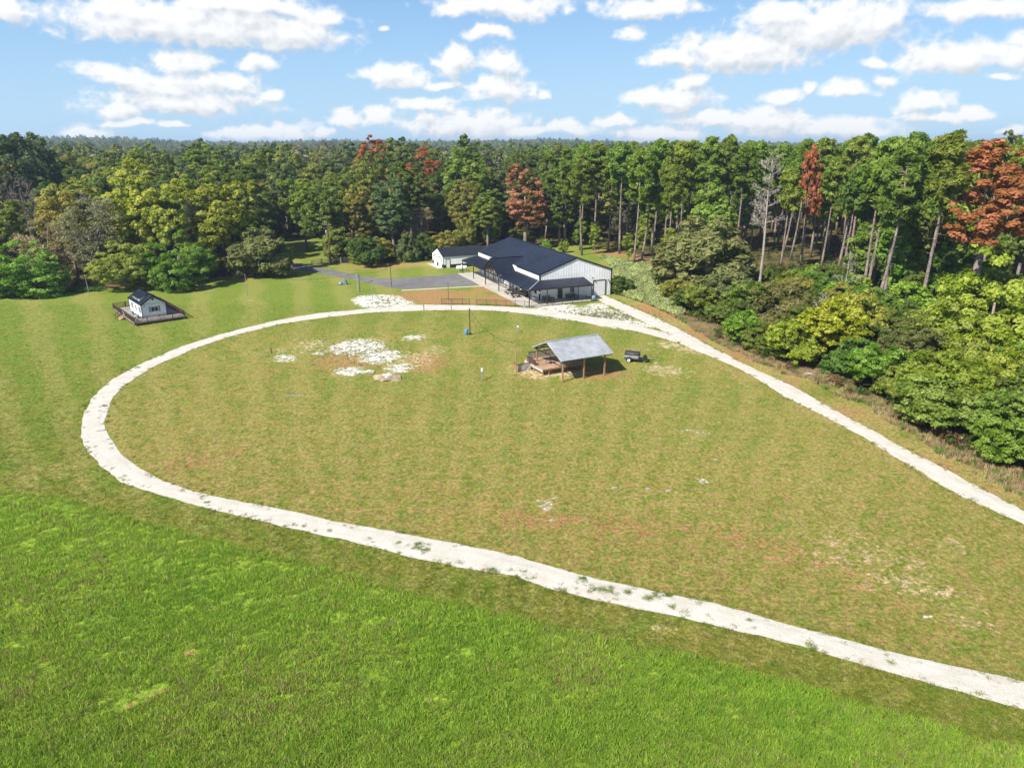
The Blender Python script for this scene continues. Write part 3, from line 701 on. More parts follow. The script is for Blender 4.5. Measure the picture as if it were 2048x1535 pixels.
def chair(loc, rz, label, group=None):
    r = empty('patio_chair', loc, rz, label, 'chair', group)
    B(-.24, .24, -.24, .24, .42, .46).build('seat', M['black'], r)
    mb = MB(); mb.bar((-.22, .23, .46), (-.22, .32, 1.0), .04, .04); mb.bar((.22, .23, .46), (.22, .32, 1.0), .04, .04)
    for k in range(3): mb.bar((-.22, .25 + .03 * k, .6 + .16 * k), (.22, .25 + .03 * k, .6 + .16 * k), .03, .09)
    mb.build('backrest', M['black'], r)
    for sx in (-1, 1):
        for sy in (-1, 1): B(sx * .21 - .02, sx * .21 + .02, sy * .21 - .02, sy * .21 + .02, 0, .42).build('leg', M['black'], r)
    return r
dining(bl(1.2, -1.6), BA, 'dark patio table on the front porch left of the brown door', 4, 2.2)
dining(bl(6.6, -1.5), BA, 'dark patio table on the front porch under the white framed window', 4, 2.2)
cg1, cg2 = 'dark chairs round the patio table left of the brown door', 'dark chairs round the patio table right of the brown door'
for tx, ty, gg, lb in ((1.2, -1.6, cg1, 'dark slatted chair at the patio table left of the brown door'), (6.6, -1.5, cg2, 'dark slatted chair at the patio table right of the brown door')):
    for dx, wn in ((-.7, 'left'), (0, 'middle'), (.7, 'right')):
        chair(bl(tx + dx, ty - .85), BA + math.pi, lb.replace('dark slatted', wn + ' slatted') + ', fence side', gg); chair(bl(tx + dx, ty + .85), BA, lb.replace('dark slatted', wn + ' slatted') + ', wall side', gg)
# grill, planter, hanging lamps, railing at the porch end
gr_ = empty('gas_grill', bl(-1.0, 4.4), BA + R(90), 'black covered barbecue grill against the long white porch wall', 'grill')
B(-.55, .55, -.28, .28, 0, .85).build('cabinet', M['black'], gr_)
MB().tube([(-.42, 0, .98), (.42, 0, .98)], .27, 12).build('hood', M['black'], gr_, smooth=False); B(-.9, -.55, -.25, .25, .8, .85).build('side_shelf', M['steel'], gr_); B(.55, .9, -.25, .25, .8, .85).build('side_shelf', M['steel'], gr_)
g2 = empty('ice_chest', bl(-.8, .9), BA + R(90), 'white lidded ice chest by the porch corner windows', 'ice chest')
B(-.5, .5, -.3, .3, 0, .55).build('body', M['white_trim'], g2, bevel=.03); B(-.52, .52, -.32, .32, .552, .66).build('lid', M['slate'], g2, bevel=.02)
wr_ = empty('wreath', bl(-.22, 11.0, 1.9), BA, 'yellow dried wreath hanging on the porch wall left of the timber doors', 'wreath')
wm_ = MB()
for k in range(40):
    a = 2 * math.pi * k / 40; b = 2 * math.pi * (k + 1) / 40
    wm_.bar((0, .45 * math.cos(a), .45 * math.sin(a)), (random.uniform(-.12, .02), (.45 + random.uniform(-.12, .15)) * math.cos(b), (.45 + random.uniform(-.12, .15)) * math.sin(b)), .1, .07)
wm_.build('straw_ring', M['wreath'], wr_); MB().lathe([(.02, -.1), (.09, 0), (.03, .1)], 8, (-.05, -.1, -.3)).build('bow', M['clay'], wr_)
def planter(x, y, label):
    r = empty('potted_plant', bl(x, y), BA, label, 'potted plant')
    MB().lathe([(.17, 0), (.26, .42), (.28, .45), (.22, .45)], 12).build('pot', M['clay'], r)
    mb = MB()
    for k in range(46):
        a = random.uniform(0, 6.28); l = random.uniform(.3, .6); e = random.uniform(.3, 1.3)
        mb.bar((0, 0, .4), (l * math.cos(a) * math.cos(e), l * math.sin(a) * math.cos(e), .4 + l * math.sin(e)), .07, .015)
    mb.build('leaves', M['green'], r)
planter(-.7, 10.3, 'small potted plant left of the timber double door on the porch'); planter(-.7, 6.5, 'small potted plant right of the timber double door on the porch')
for (x, y, lb) in ((-3.9, .6, 'round white hanging lamp under the long porch eave'), (-3.9, -3.9, 'round white hanging lamp at the outer porch corner'), (-1.9, -4.0, 'round white hanging lamp under the front porch eave near the corner')):
    r = empty('hanging_lamp', bl(x, y, PZ - .75), BA, lb, 'lamp')
    MB().lathe([(.02, -.14), (.13, -.08), (.16, 0), (.12, .09), (.03, .14)], 10).build('globe', M['lens'], r, smooth=True)
    MB().lathe([(.02, .14), (.14, .14), (.04, .24), (.02, .52)], 8).build('cap', M['black'], r)
# iron fence and railings
def iron_fence(pts, label, h=1.15, name='iron_fence', z=0.0, step=2.2, bal=.16, th=.04):
    x0, y0 = pts[0]; r = empty(name, (x0, y0, z), 0, label, 'fence')
    bm_ = MB()
    for (a, b) in zip(pts[:-1], pts[1:]):
        A_, B_ = Vector((a[0] - x0, a[1] - y0, 0)), Vector((b[0] - x0, b[1] - y0, 0)); L = (B_ - A_).length; d = (B_ - A_) / L
        n = max(1, round(L / step))
        for i in range(n + 1):
            if i == 0 and a is not pts[0]: continue
            P = A_ + d * L * i / n; B(P.x - th, P.x + th, P.y - th, P.y + th, 0, h + .08).build('post', M['black'], r)
        for zz in (.12, h - .03): MB().bar(A_ + Vector((0, 0, zz)), B_ + Vector((0, 0, zz)), .04, .05).build('rail', M['black'], r)
        k = int(L / bal)
        for i in range(1, k):
            P = A_ + d * L * i / k; bm_.box(P.x - .012, P.x + .012, P.y - .012, P.y + .012, .12, h)
    bm_.build('baluster', M['black'], r, kind='stuff')
    return r
iron_fence([G(883, 608.5), G(925, 609), G(939, 609.5)], 'short black iron fence between the gravel path and the red dirt, left of the gap')
iron_fence([G(953, 610), G(1012, 612), G(1049, 613.5), bl(-4.5, -4.9)[:2]], 'black iron fence from the path gap to the porch corner, red dirt behind it')
iron_fence([bl(-4.0, -5.0)[:2], bl(9.3, -5.0)[:2]], 'black iron fence running along the front of the gable end porch', 1.15)
iron_fence([bl(7.6, -.6)[:2], bl(9.0, -3.4)[:2]], 'low black railing beside the step at the right end of the front porch', 1.0, 'railing')

# ---- small garage
gA = R(24); gw, gl = 9.0, 12.0
gd = (math.cos(gA + math.pi / 2), math.sin(gA + math.pi / 2))
sh = empty('garage', (-17.6, 177.6, 0), gA, 'small white garage with a charcoal roof and two arched doors at the woods edge', 'garage')
gev, grg = 2.9, 4.6
MB().prism([(0, 0, 0), (0, gw, 0), (0, gw, gev), (0, gw / 2, grg), (0, 0, gev)], (.15, 0, 0)).build('wall', M['white'], sh)
MB().prism([(gl, 0, 0), (gl, gw, 0), (gl, gw, gev), (gl, gw / 2, grg), (gl, 0, gev)], (-.15, 0, 0)).build('wall', M['white'], sh)
B(.15, gl - .15, 0, .15, 0, gev).build('wall', M['white'], sh); B(.15, gl - .15, gw - .15, gw, 0, gev).build('wall', M['white'], sh)
wsc = MB(); wsc.box(-.03, -.004, .02, 1.0, 0, .85); wsc.box(-.03, -.004, 3.85, 4.9, 0, .85); wsc.box(-.03, -.004, 7.9, gw - .02, 0, .85); wsc.box(-.03, .6, -.034, -.004, 0, .85); wsc.box(1.9, gl, -.034, -.004, 0, .85)
wsc.build('wainscot', M['black'], sh)
rr = MB(); slope_sheet(rr, (-.2, -.2, gev - .03), (gl + .2, -.2, gev - .03), (-.2, gw / 2, grg + .03), (gl + .2, gw / 2, grg + .03), .06, .6, .03)
slope_sheet(rr, (-.2, gw + .2, gev - .03), (gl + .2, gw + .2, gev - .03), (-.2, gw / 2, grg + .03), (gl + .2, gw / 2, grg + .03), .06, .6, .03)
rr.build('roof', M['roof_dark'], sh)
tm = MB(); tm.bar((-.1, -.1, gev - .08), (-.1, gw / 2, grg - .04), .08, .12); tm.bar((-.1, gw + .1, gev - .08), (-.1, gw / 2, grg - .04), .08, .12); tm.box(-.05, .05, -.05, .05, 0, gev - .1)
tm.build('trim', M['black'], sh)
for yc in (2.45, 6.4):
    pl = [(-.035, yc - 1.35, 0.02), (-.035, yc + 1.35, 0.02), (-.035, yc + 1.35, 2.1), (-.035, yc + .9, 2.5), (-.035, yc - .9, 2.5), (-.035, yc - 1.35, 2.1)]
    o = MB().prism(pl, (.028, 0, 0)).build('garage_door', M['white'], sh)
    f = MB()
    for a, b in ((0, 5), (5, 4), (4, 3), (3, 2), (2, 1)): f.bar(Vector(pl[a]) - Vector((.03, 0, 0)), Vector(pl[b]) - Vector((.03, 0, 0)), .14, .09, (1, 0, 0))
    f.build('door_frame', M['black'], o)
o = B(.8, 1.75, -.05, -.006, .05, 2.15).build('door', M['white_trim'], sh)
f = MB(); f.box(.68, .79, -.07, -.006, .0, 2.27); f.box(1.76, 1.87, -.07, -.006, 0, 2.27); f.box(.79, 1.76, -.07, -.006, 2.16, 2.27); f.build('door_frame', M['black'], o)
B(-1.6, -.05, -.2, gw, 0.0, .06).build('apron', M['conc'], sh)

# ---- propane tank
tk = empty('propane_tank', (-12.6, 173.6, 0), R(8), 'white propane tank on the lawn between garage and porch', 'tank')
n = 8; prof = [(-1.45, .02)] + [(-1.4 + .35 * (1 - math.cos(a)), .5 * math.sin(a)) for a in np.linspace(.2, math.pi / 2, 6)] + [(1.05 + .35 * math.sin(a), .5 * math.cos(a)) for a in np.linspace(0, math.pi / 2 - .2, 6)] + [(1.42, .02)]
MB().tube([(x, 0, .85) for x, r in prof], [r for x, r in prof], 20).build('body', M['white_trim'], tk, smooth=True)
MB().lathe([(.16, 1.3), (.17, 1.5), (.12, 1.56), (.02, 1.57)], 12).build('dome', M['white_trim'], tk)
for x in (-.8, .8): B(x - .09, x + .09, -.35, .35, 0, .45).build('leg', M['conc'], tk)

# ---- cabin on its deck
CA = R(41)
ck = empty('cabin', (-65.8, 117.4, 0), CA, 'tiny white cabin with a dark dormer roof standing inside a railed brown deck', 'cabin')
dW, dL, dh = 8.5, 15.4, .55
B(0, dW, 0, dL, dh - .08, dh).build('deck_floor', M['grey_wood'], ck)
sk = MB(); sk.box(.06, dW - .06, .04, .08, .18, dh - .085); sk.box(.04, .08, .1, dL - .06, .18, dh - .085); sk.box(dW - .08, dW - .04, .1, dL - .06, .18, dh - .085); sk.build('skirt', M['brown_wood'], ck)
for x in np.linspace(.25, dW - .25, 4):
    for y in (.2, dL / 2, dL - .25): B(x - .1, x + .1, y - .1, y + .1, 0, dh - .09).build('pier', M['conc'], ck)
def rail_run(a, b, parent, z0, h=1.0, mat_='brown_wood', cap='brown_wood', n=None):
    A_, B_ = Vector((*a, z0)), Vector((*b, z0)); L = (B_ - A_).length; d = (B_ - A_) / L; n = n or max(1, round(L / 1.9))
    for i in range(n + 1):
        P = A_ + d * L * i / n; B(P.x - .05, P.x + .05, P.y - .05, P.y + .05, z0, z0 + h).build('post', M[mat_], parent)
    MB().bar(A_ + Vector((0, 0, h + .02)), B_ + Vector((0, 0, h + .02)), .14, .04).build('rail', M[cap], parent)
    MB().bar(A_ + Vector((0, 0, .12)), B_ + Vector((0, 0, .12)), .05, .08).build('rail', M[mat_], parent)
    bm_ = MB(); k = int(L / .2)
    for i in range(k): P = A_ + d * L * (i + .5) / k; bm_.box(P.x - .032, P.x + .032, P.y - .032, P.y + .032, z0 + .12, z0 + h)
    bm_.build('baluster', M[mat_], parent, kind='stuff')
rail_run((.08, .08), (dW - .08, .08), ck, dh); rail_run((dW - .08, .16), (dW - .08, dL - .08), ck, dh)
rail_run((.08, .2), (.08, 6.6), ck, dh); rail_run((.08, 8.6), (.08, dL - .08), ck, dh); rail_run((.2, dL - .08), (dW - .2, dL - .08), ck, dh)
st_ = MB()
for k in range(3): st_.box(-.3 * (k + 1), -.3 * k, 6.7, 8.5, 0, dh - .16 * (k + 1) + .02)
st_.build('steps', M['deck_wood'], ck)
for y in (6.65, 8.55):
    mb = MB(); mb.bar((.05, y, dh + 1.0), (-1.15, y, .75), .07, .08); mb.bar((-1.15, y, 0), (-1.15, y, .8), .09, .09)
    for k in range(4): mb.bar((-.2 - .25 * k, y, .3), (-.2 - .25 * k, y, 1.38 - .16 * k), .04, .04)
    mb.build('handrail', M['brown_wood'], ck)
x0, x1, y0, y1, z0, zw, zr = 2.15, 6.25, 3.0, 11.3, dh, dh + 2.45, dh + 3.75
xm = (x0 + x1) / 2
MB().prism([(x0, y0, z0), (x1, y0, z0), (x1, y0, zw), (xm, y0, zr), (x0, y0, zw)], (0, .12, 0)).build('wall', M['white_trim'], ck)
MB().prism([(x0, y1, z0), (x1, y1, z0), (x1, y1, zw), (xm, y1, zr), (x0, y1, zw)], (0, -.12, 0)).build('wall', M['white_trim'], ck)
for xx in (x0, x1 - .12): B(xx, xx + .12, y0 + .12, y1 - .12, z0, zw).build('wall', M['white_trim'], ck)
B(x0 + .05, x1 - .05, y0 - .035, y0 - .005, zw - .04, zw + .03).build('belly_band', M['galv_fade'], ck)
cr = MB(); e = .18; sc_ = (zr - zw) / (xm - x0)
slope_sheet(cr, (x0 - e, y0 - e, zw - sc_ * e + .02), (x0 - e, y1 + e, zw - sc_ * e + .02), (xm, y0 - e, zr + .02), (xm, y1 + e, zr + .02), .06, .55, .035)
slope_sheet(cr, (x1 + e, y0 - e, zw - sc_ * e + .02), (x1 + e, y1 + e, zw - sc_ * e + .02), (xm, y0 - e, zr + .02), (xm, y1 + e, zr + .02), .06, .55, .035)
cro = cr.build('roof', M['roof'], ck)
fa = MB()
for s, xe in ((1, x0 - e), (-1, x1 + e)): fa.bar((xe, y0 - e - .03, zw - sc_ * e - .03), (xm, y0 - e - .03, zr - .03), .06, .16)
for (x, y) in ((x0, y0), (x1, y0), (x0, y1)): fa.box(x - .05, x + .06, y - .05, y + .06, z0, zw - .05)
fa.build('trim', M['black'], ck)
# shed dormer facing the left side
dy0, dy1 = 5.0, 9.4; dx = x0 + .35; dz0 = zw + sc_ * .35; dz1 = dz0 + .62
dm = MB(); dm.prism([(dx, dy0, dz0 - .05), (dx, dy0, dz1), (xm - .1, dy0, zr - .08), (dx + .05, dy0, dz0 - .02)], (0, .08, 0)); dm.prism([(dx, dy1, dz0 - .05), (dx, dy1, dz1), (xm - .1, dy1, zr - .08), (dx + .05, dy1, dz0 - .02)], (0, -.08, 0)); dm.box(dx, dx + .08, dy0 + .08, dy1 - .08, dz0 - .05, dz1 - .01)
dmo = dm.build('dormer', M['white_trim'], ck)
dr = MB(); slope_sheet(dr, (dx - .2, dy0 - .15, dz1 - .02), (dx - .2, dy1 + .15, dz1 - .02), (xm - .05, dy0 - .15, zr + .06), (xm - .05, dy1 + .15, zr + .06), .05, .5, .03)
dr.build('dormer_roof', M['roof'], dmo)
for k in range(4): B(dx - .03, dx - .004, dy0 + .55 + k * .95, dy0 + 1.15 + k * .95, dz0 + .16, dz0 + .48).build('dormer_window', M['glass'], dmo)
window(ck, xm + .1, y0 - .004, z0 + .95, 1.25, .95, -1, 'x', 'white_trim', 'slate')
window(ck, x0 - .004, 4.3, z0 + .8, .75, 1.2, -1, 'y', 'white_trim', 'slate'); window(ck, x0 - .004, 9.3, z0 + .8, .75, 1.2, -1, 'y', 'white_trim', 'slate')
dco = B(x0 - .05, x0 - .004, 6.2, 7.1, z0 + .02, z0 + 2.0).build('door', M['white_trim'], ck); B(x0 - .065, x0 - .052, 6.35, 6.95, z0 + .9, z0 + 1.8).build('pane', M['glass'], dco)
mb = MB(); mb.lathe([(.02, -.17), (.2, -.17), (.2, .17), (.02, .17)], 8); o = mb.build('vent', M['black'], ck, (xm, y0 - .03, zr - .5), (R(90), R(22.5), 0))
for x in (x0 + .5, x1 - .45): mb = MB(); mb.bar((x, y0, zw - .22), (x + .05, y0 - .25, zw - .3), .09, .09); mb.build('wall_lamp', M['black'], ck)
def site(par_loc, a, x, y, z=0): return (par_loc[0] + x * math.cos(a) - y * math.sin(a), par_loc[1] + x * math.sin(a) + y * math.cos(a), z)
for (y, lb) in ((4.2, 'green shrub in a low planter by the right window of the cabin long side'), (7.7, 'green shrub in a low planter left of the cabin door')):
    r = empty('planter_box', site((-65.8, 117.4), CA, 1.65, y, dh), CA, lb, 'planter')
    B(-.2, .2, -.55, .55, 0, .22).build('box', M['slate'], r); mb = MB()
    for k in range(60):
        a = random.uniform(0, 6.28); b = random.uniform(-.5, .5); l = random.uniform(.2, .38); mb.bar((0, b, .2), (l * math.cos(a) * .6, b + l * math.sin(a) * .4, .2 + l), .06, .02)
    mb.build('leaves', M['green'], r)

# ---- stage pavilion
PA = R(27); PL = (6.66, 87.5)
pv = empty('pavilion', (*PL, 0), PA, 'open pavilion with a corrugated silver roof on timber posts over a low stage', 'pavilion')
pe, prz, pyr = 3.0, 4.7, 3.6; ru0, ru1 = -.35, 8.0
for sgn, ylow in ((1, -.4), (-1, 7.6)):
    nsh = 9; wsh = (ru1 - ru0) / nsh
    for i in range(nsh):
        a = ru0 + i * wsh; mb = MB(); nr = 4
        slope_sheet(mb, (a, ylow, pe + .002 * (i % 2)), (a + wsh - .008, ylow, pe + .002 * (i % 2)), (a, pyr, prz + .002 * (i % 2)), (a + wsh - .008, pyr, prz + .002 * (i % 2)), .02)
        nn_ = Vector((0, -(prz - pe) * sgn, abs(pyr - ylow))).normalized()
        for k in range(3):
            xx = a + wsh * (k + .5) / 3; mb.bar(Vector((xx, ylow, pe)) + nn_ * .075, Vector((xx, pyr, prz)) + nn_ * .075, .15, .13, nn_)
        mb.build('roof_sheet', M['galv'], pv)
MB().bar((ru0, pyr, prz + .10), (ru1, pyr, prz + .10), .3, .04).build('ridge_cap', M['galv'], pv)
fl_ = MB(); fl_.bar((ru0 - .03, -.4, pe - .03), (ru0 - .03, pyr, prz - .03), .04, .16); fl_.bar((ru0 - .03, 7.6, pe - .03), (ru0 - .03, pyr, prz - .03), .04, .16); fl_.build('roof_edge', M['galv'], pv)
px_ = (.1, 3.45, 6.8)
for x in px_:
    for y in (0, 7.1): B(x - .09, x + .09, y - .09, y + .09, 0, pe - .12).build('post', M['tan_wood'], pv)
for x in px_:
    mb = MB(); mb.bar((x, -.3, pe - .08), (x, pyr, prz - .12), .07, .09); mb.bar((x, 7.5, pe - .08), (x, pyr, prz - .12), .07, .09); mb.bar((x, -.1, pe - .25), (x, 7.2, pe - .25), .07, .12)
    mb.bar((x, pyr, pe - .2), (x, pyr, prz - .2), .06, .06)
    for k in (-1, 1):
        mb.bar((x, pyr + k * 1.0, pe - .2), (x, pyr + k * 1.9, pe + .75), .05, .05); mb.bar((x, pyr + k * 1.0, pe - .2), (x, pyr, prz - .3), .05, .05); mb.bar((x, pyr + k * 2.8, pe - .2), (x, pyr + k * 1.9, pe + .75), .05, .05)
    mb.build('truss', M['black'], pv)
mb = MB()
for y in np.linspace(-.2, 3.3, 6): 
    z = pe + (prz - pe) * (y + .4) / 4.0 - .05; mb.bar((ru0, y, z), (ru1, y, z), .05, .07); mb.bar((ru0, 7.2 - y, z), (ru1, 7.2 - y, z), .05, .07)
mb.build('purlin', M['tan_wood'], pv)
mb = MB(); mb.bar((ru0, 0, pe - .1), (ru1, 0, pe - .1), .12, .18); mb.bar((ru0, 7.1, pe - .1), (ru1, 7.1, pe - .1), .12, .18); mb.build('header_beam', M['brown_wood'], pv)
# stage
sg = empty('stage', site(PL, PA, -1.1, 3.3), PA, 'raised plank stage with a grey rail skirt under the left half of the silver roof', 'stage')
sw, sdp, shh = 6.6, 5.4, .95
nb = 16
for i in range(nb): B(.0, 3.3, i * sdp / nb, (i + .93) * sdp / nb, shh - .05, shh).build('board', M['deck_wood'], sg)
for i in range(nb): B(3.32, sw, i * sdp / nb, (i + .93) * sdp / nb, shh - .05, shh).build('board', M['deck_wood'], sg)
for (a, b) in ((0.05, 3.3), (3.34, sw - .05)): B(a, b, .02, .06, shh - .22, shh - .055).build('rim_joist', M['tan_wood'], sg)
B(.02, .06, .07, sdp - .05, shh - .45, shh - .055).build('rim_joist', M['conc'], sg)
for x in (.12, 1.1, 3.3, sw - .12):
    for y in (.15, 2.7, sdp - .15): B(x - .07, x + .07, y - .07, y + .07, 0, shh - .06).build('leg', M['tan_wood'], sg)
def slat_rail(parent, a, b, z0, h, m='grey_wood', gap=.17, cap=True):
    A_, B_ = Vector((*a, z0)), Vector((*b, z0)); L = (B_ - A_).length; d = (B_ - A_) / L; k = max(2, int(L / gap))
    for i in range(k):
        P = A_ + d * (L * (i + .5) / k); Q = Vector((d.y, -d.x, 0)) * .012
        MB().bar(P, P + Vector((0, 0, h)), .012, gap * .8, d).build('slat', M[m], parent)
    MB().bar(A_ + Vector((0, 0, h)), B_ + Vector((0, 0, h)), .09, .05).build('rail', M['black'], parent)
slat_rail(sg, (.6, sdp - .1), (sw, sdp - .1), shh, 1.0)
slat_rail(sg, (.05, 2.0), (.05, 4.6), shh, .75, 'brown_wood')
slat_rail(sg, (sw - .05, .2), (sw - .05, sdp - .2), shh, .9)
slat_rail(sg, (2.9, .14), (sw - .1, .14), shh, .55, 'grey_wood')
mb = MB()
for k in range(4): mb.box(-.75, -.02, 3.2 - 0, 4.6, .0 + k * .0, .2) if k == 0 else mb.box(-.75 + k * .2, -.02, 3.2, 4.6, k * .2, k * .2 + .2)
mb.build('steps', M['conc'], sg)
fn = empty('slat_fence', site(PL, PA, -3.2, 6.6), PA, 'short weathered grey slat fence running left from the stage', 'fence')
slat_rail(fn, (0, 0), (2.0, 0), .05, 1.05); slat_rail(fn, (0, .06), (0, 1.3), .05, .9, 'tan_wood')
MB().bar((2.0, 0, 1.1), (2.6, .6, 1.75), .05, .05).build('handrail', M['black'], fn)
st1 = empty('steel_table', site(PL, PA, 1.0, 5.4, shh), PA, 'small dark folding table standing on the stage floor', 'table')
B(-.5, .5, -.3, .3, .68, .72).build('tabletop', M['black'], st1)
for s in (-1, 1): mb = MB(); mb.bar((s * .4, -.25, 0), (s * .4, .25, .68), .03, .03); mb.bar((s * .4, .25, 0), (s * .4, -.25, .68), .03, .03); mb.build('leg', M['black'], st1)

# ---- smoker trailer
TA = R(-20)
tq = empty('smoker_trailer', (17.6, 97.0, 0), TA, 'dark steel barbecue smoker on a single axle trailer right of the pavilion', 'trailer')
bd = MB()
prf = [(-.55, .55), (.55, .55), (.62, .8), (.62, 1.0), (-.62, 1.0), (-.62, .8)]
bd.prism([(-1.05, y, z) for y, z in prf], (2.05, 0, 0)); bd.build('body', M['galv_fade'], tq, bevel=.02)
ld = MB(); prf = [(-.62, 1.005), (.62, 1.005), (.60, 1.3), (.35, 1.5), (-.35, 1.5), (-.60, 1.3)]
ld.prism([(-1.05, y, z) for y, z in prf], (2.05, 0, 0)); ldo = ld.build('lid', M['smoker'], tq, bevel=.02)
MB().bar((-.6, -.68, 1.2), (.4, -.68, 1.2), .05, .05).build('handle', M['steel'], ldo)
B(-.1, .25, -.635, -.606, 1.28, 1.36).build('name_plate', M['steel'], ldo)
MB().tube([(1.12, .1, .9), (1.12, .1, 2.0)], .07, 10).build('chimney', M['steel'], tq)
fr = MB(); fr.box(-1.15, 1.3, -.6, .6, .42, .54); fr.bar((1.25, -.55, .48), (2.75, 0, .48), .08, .1); fr.bar((1.25, .55, .48), (2.75, 0, .48), .08, .1); fr.bar((1.25, 0, .48), (3.0, 0, .48), .08, .08)
fr.build('frame', M['black'], tq)
fb_ = MB(); fb_.box(1.55, 2.15, -.3, .3, .53, .85); fb_.prism([(1.6, -.25, .85), (2.1, -.25, .85), (1.95, -.25, 1.12), (1.7, -.25, 1.12)], (0, .5, 0)); fb_.build('tool_box', M['black'], tq)
MB().bar((2.6, .12, .1), (2.6, .12, .8), .06, .06).build('jack', M['steel'], tq)
MB().bar((2.95, 0, .5), (3.15, 0, .5), .1, .09).build('hitch', M['black'], tq)
for s in (-1, 1):
    w_ = MB().lathe([(.20, -.1), (.31, -.1), (.34, -.05), (.34, .05), (.31, .1), (.20, .1)], 20).build('tyre', M['rubber'], tq, (-.35, s * .72, .34), (R(90), 0, 0), smooth=False)
    MB().lathe([(.02, -.09), (.20, -.115), (.215, .115), (.02, .09)], 14).build('rim', M['white_trim'], w_)
    fdm = MB(); 
    for k in range(6):
        a0 = math.pi * k / 6; a1 = math.pi * (k + 1) / 6; fdm.bar((-.35 + .42 * math.cos(a0), s * .72, .36 + .42 * math.sin(a0)), (-.35 + .42 * math.cos(a1), s * .72, .36 + .42 * math.sin(a1)), .26, .03)
    fdm.build('fender', M['black'], tq)
tag(MB().prism([(0, 0, 0), (.55, .05, 0), (.6, .3, 0), (.1, .28, 0)], (0, 0, .1)).build('flat_stone', M['rock'], None, (*G(1308, 727), 0)), 'flat pale stone under the hitch of the smoker trailer', 'stone')

# ---- barrels, dish, posts
def barrel(loc, m, label, h=.9, r=.3, lid=None):
    o = empty('barrel', loc, 0, label, 'barrel')
    MB().lathe([(r * .9, 0), (r, .04), (r, h * .32), (r * 1.04, h * .34), (r, h * .37), (r, h * .65), (r * 1.04, h * .67), (r, h * .70), (r, h * .96), (r * .92, h)], 20).build('drum', M[m], o, smooth=True)
    MB().lathe([(r * .86, h + .002), (r * .88, h + .03), (.02, h + .035)], 20).build('lid', M[lid or m], o)
barrel((*G(933, 669), 0), 'blue', 'blue plastic barrel beside the lone dark pole inside the gravel loop', .95, .32)
barrel((*G(1187, 602), 0), 'slate', 'grey blue barrel beside the right end post of the front porch', 1.1, .42, 'slate')
ds = empty('satellite_dish', (*G(1229.5, 588.5), 0), 0, 'round pale satellite dish on a short post by the building corner', 'satellite dish')
MB().tube([(0, 0, 0), (0, 0, 1.35)], .05, 8).build('mast', M['steel'], ds)
MB().lathe([(.02, 0), (.25, .03), (.45, .11), (.46, .13), (.25, .06), (.02, .03)], 20).build('reflector', M['white_trim'], ds, (0, -.08, 1.5), (R(68), 0, R(-20)), smooth=True)
MB().bar((0, -.1, 1.2), (0, -.6, 1.5), .03, .03).build('feed_arm', M['steel'], ds)
def pole(px, py, h, m, label, w=.055, group=None, extra=None, name='light_pole', lean=0):
    x, y = G(px, py); r = empty(name, (x, y, 0), 0, label, 'pole', group)
    MB().tube([(0, 0, 0), (lean * .5, 0, h * .5), (lean, 0, h)], [w, w * .95, w * .9], 8).build('shaft', M[m], r)
    if extra == 'cap': MB().lathe([(.12, 0), (.13, .1), (.05, .18)], 8).build('cap', M['black'], r, (lean, 0, h))
    if extra == 'hook': MB().bar((lean - .2, 0, h - .05), (lean + .2, 0, h - .05), .05, .05).build('hook', M['black'], r)
    if extra == 'base': B(-.14, .14, -.14, .14, 0, .35).build('base_box', M['black'], r)
    return Vector((x + lean, y, h - .08))
T = {}
T['A'] = pole(179, 590, 4.4, 'grey_wood', 'leftmost slim wooden light pole at the edge of the left woods', .07, extra='hook', lean=-.15)
T['B'] = pole(495, 590, 4.5, 'grey_wood', 'slim light pole standing alone on the lawn between the cabin and the road', .07, extra='hook')
T['C'] = pole(716, 584, 4.2, 'galv', 'pale double service pole beside the asphalt bend', .08, extra='hook')
T['C2'] = pole(720, 584, 3.9, 'brown_wood', 'dark post strapped to the pale service pole beside the asphalt bend', .08, name='post')
T['D'] = pole(746, 606, 4.4, 'galv_fade', 'thin grey pole rising from the white rock patch left of the red dirt', .06, extra='cap')
T['E'] = pole(783, 573, 4.4, 'black', 'thin black light pole at the lower edge of the asphalt apron', .06)
T['F'] = pole(940, 669, 4.5, 'brown_wood', 'dark timber light pole beside the blue barrel inside the gravel loop', .10, extra='base')
T['G'] = pole(897, 601, 3.4, 'rust', 'thin reddish pole standing behind the left iron fence', .06, extra='cap')
T['H'] = pole(1032, 745, 4.5, 'tan_wood', 'tall new pale timber pole left of the stage pavilion', .075)
pole(848, 621, 1.35, 'black', 'short dark post on the lower edge of the gravel path', .07, name='post')
pole(902.5, 620, 1.2, 'tan_wood', 'short pale wooden post on the gravel path in front of the left iron fence', .08, name='post')
pole(543, 706, .9, 'black', 'short black pipe standing in the grass left of the white patch', .07, name='pipe')
def pedestal(px, py, h, label):
    x, y = G(px, py); r = empty('utility_pedestal', (x, y, 0), R(15), label, 'utility post')
    B(-.09, .09, -.07, .07, 0, h * .72).build('post', M['galv_fade'], r); B(-.12, .12, -.1, .1, h * .72, h).build('box', M['white_trim'], r)
pedestal(964, 760, 1.7, 'grey utility pedestal in the grass left of the pavilion'); pedestal(1035.5, 664, 1.15, 'white topped utility pedestal on the lawn behind the pavilion')
tag(MB().tube([(0, 0, .05), (2.2, .25, .05)], .05, 8).build('pipe', M['galv_fade'], None, (*G(570, 792), 0)), 'pale length of pipe lying on the mown grass', 'pipe')
tag(MB().tube([(0, 0, .03), (2.9, .3, .03)], .022, 8).build('pipe', M['galv_fade'], None, (*G(499, 711), 0)), 'thin pale pipe lying left of the short black pipe', 'pipe')
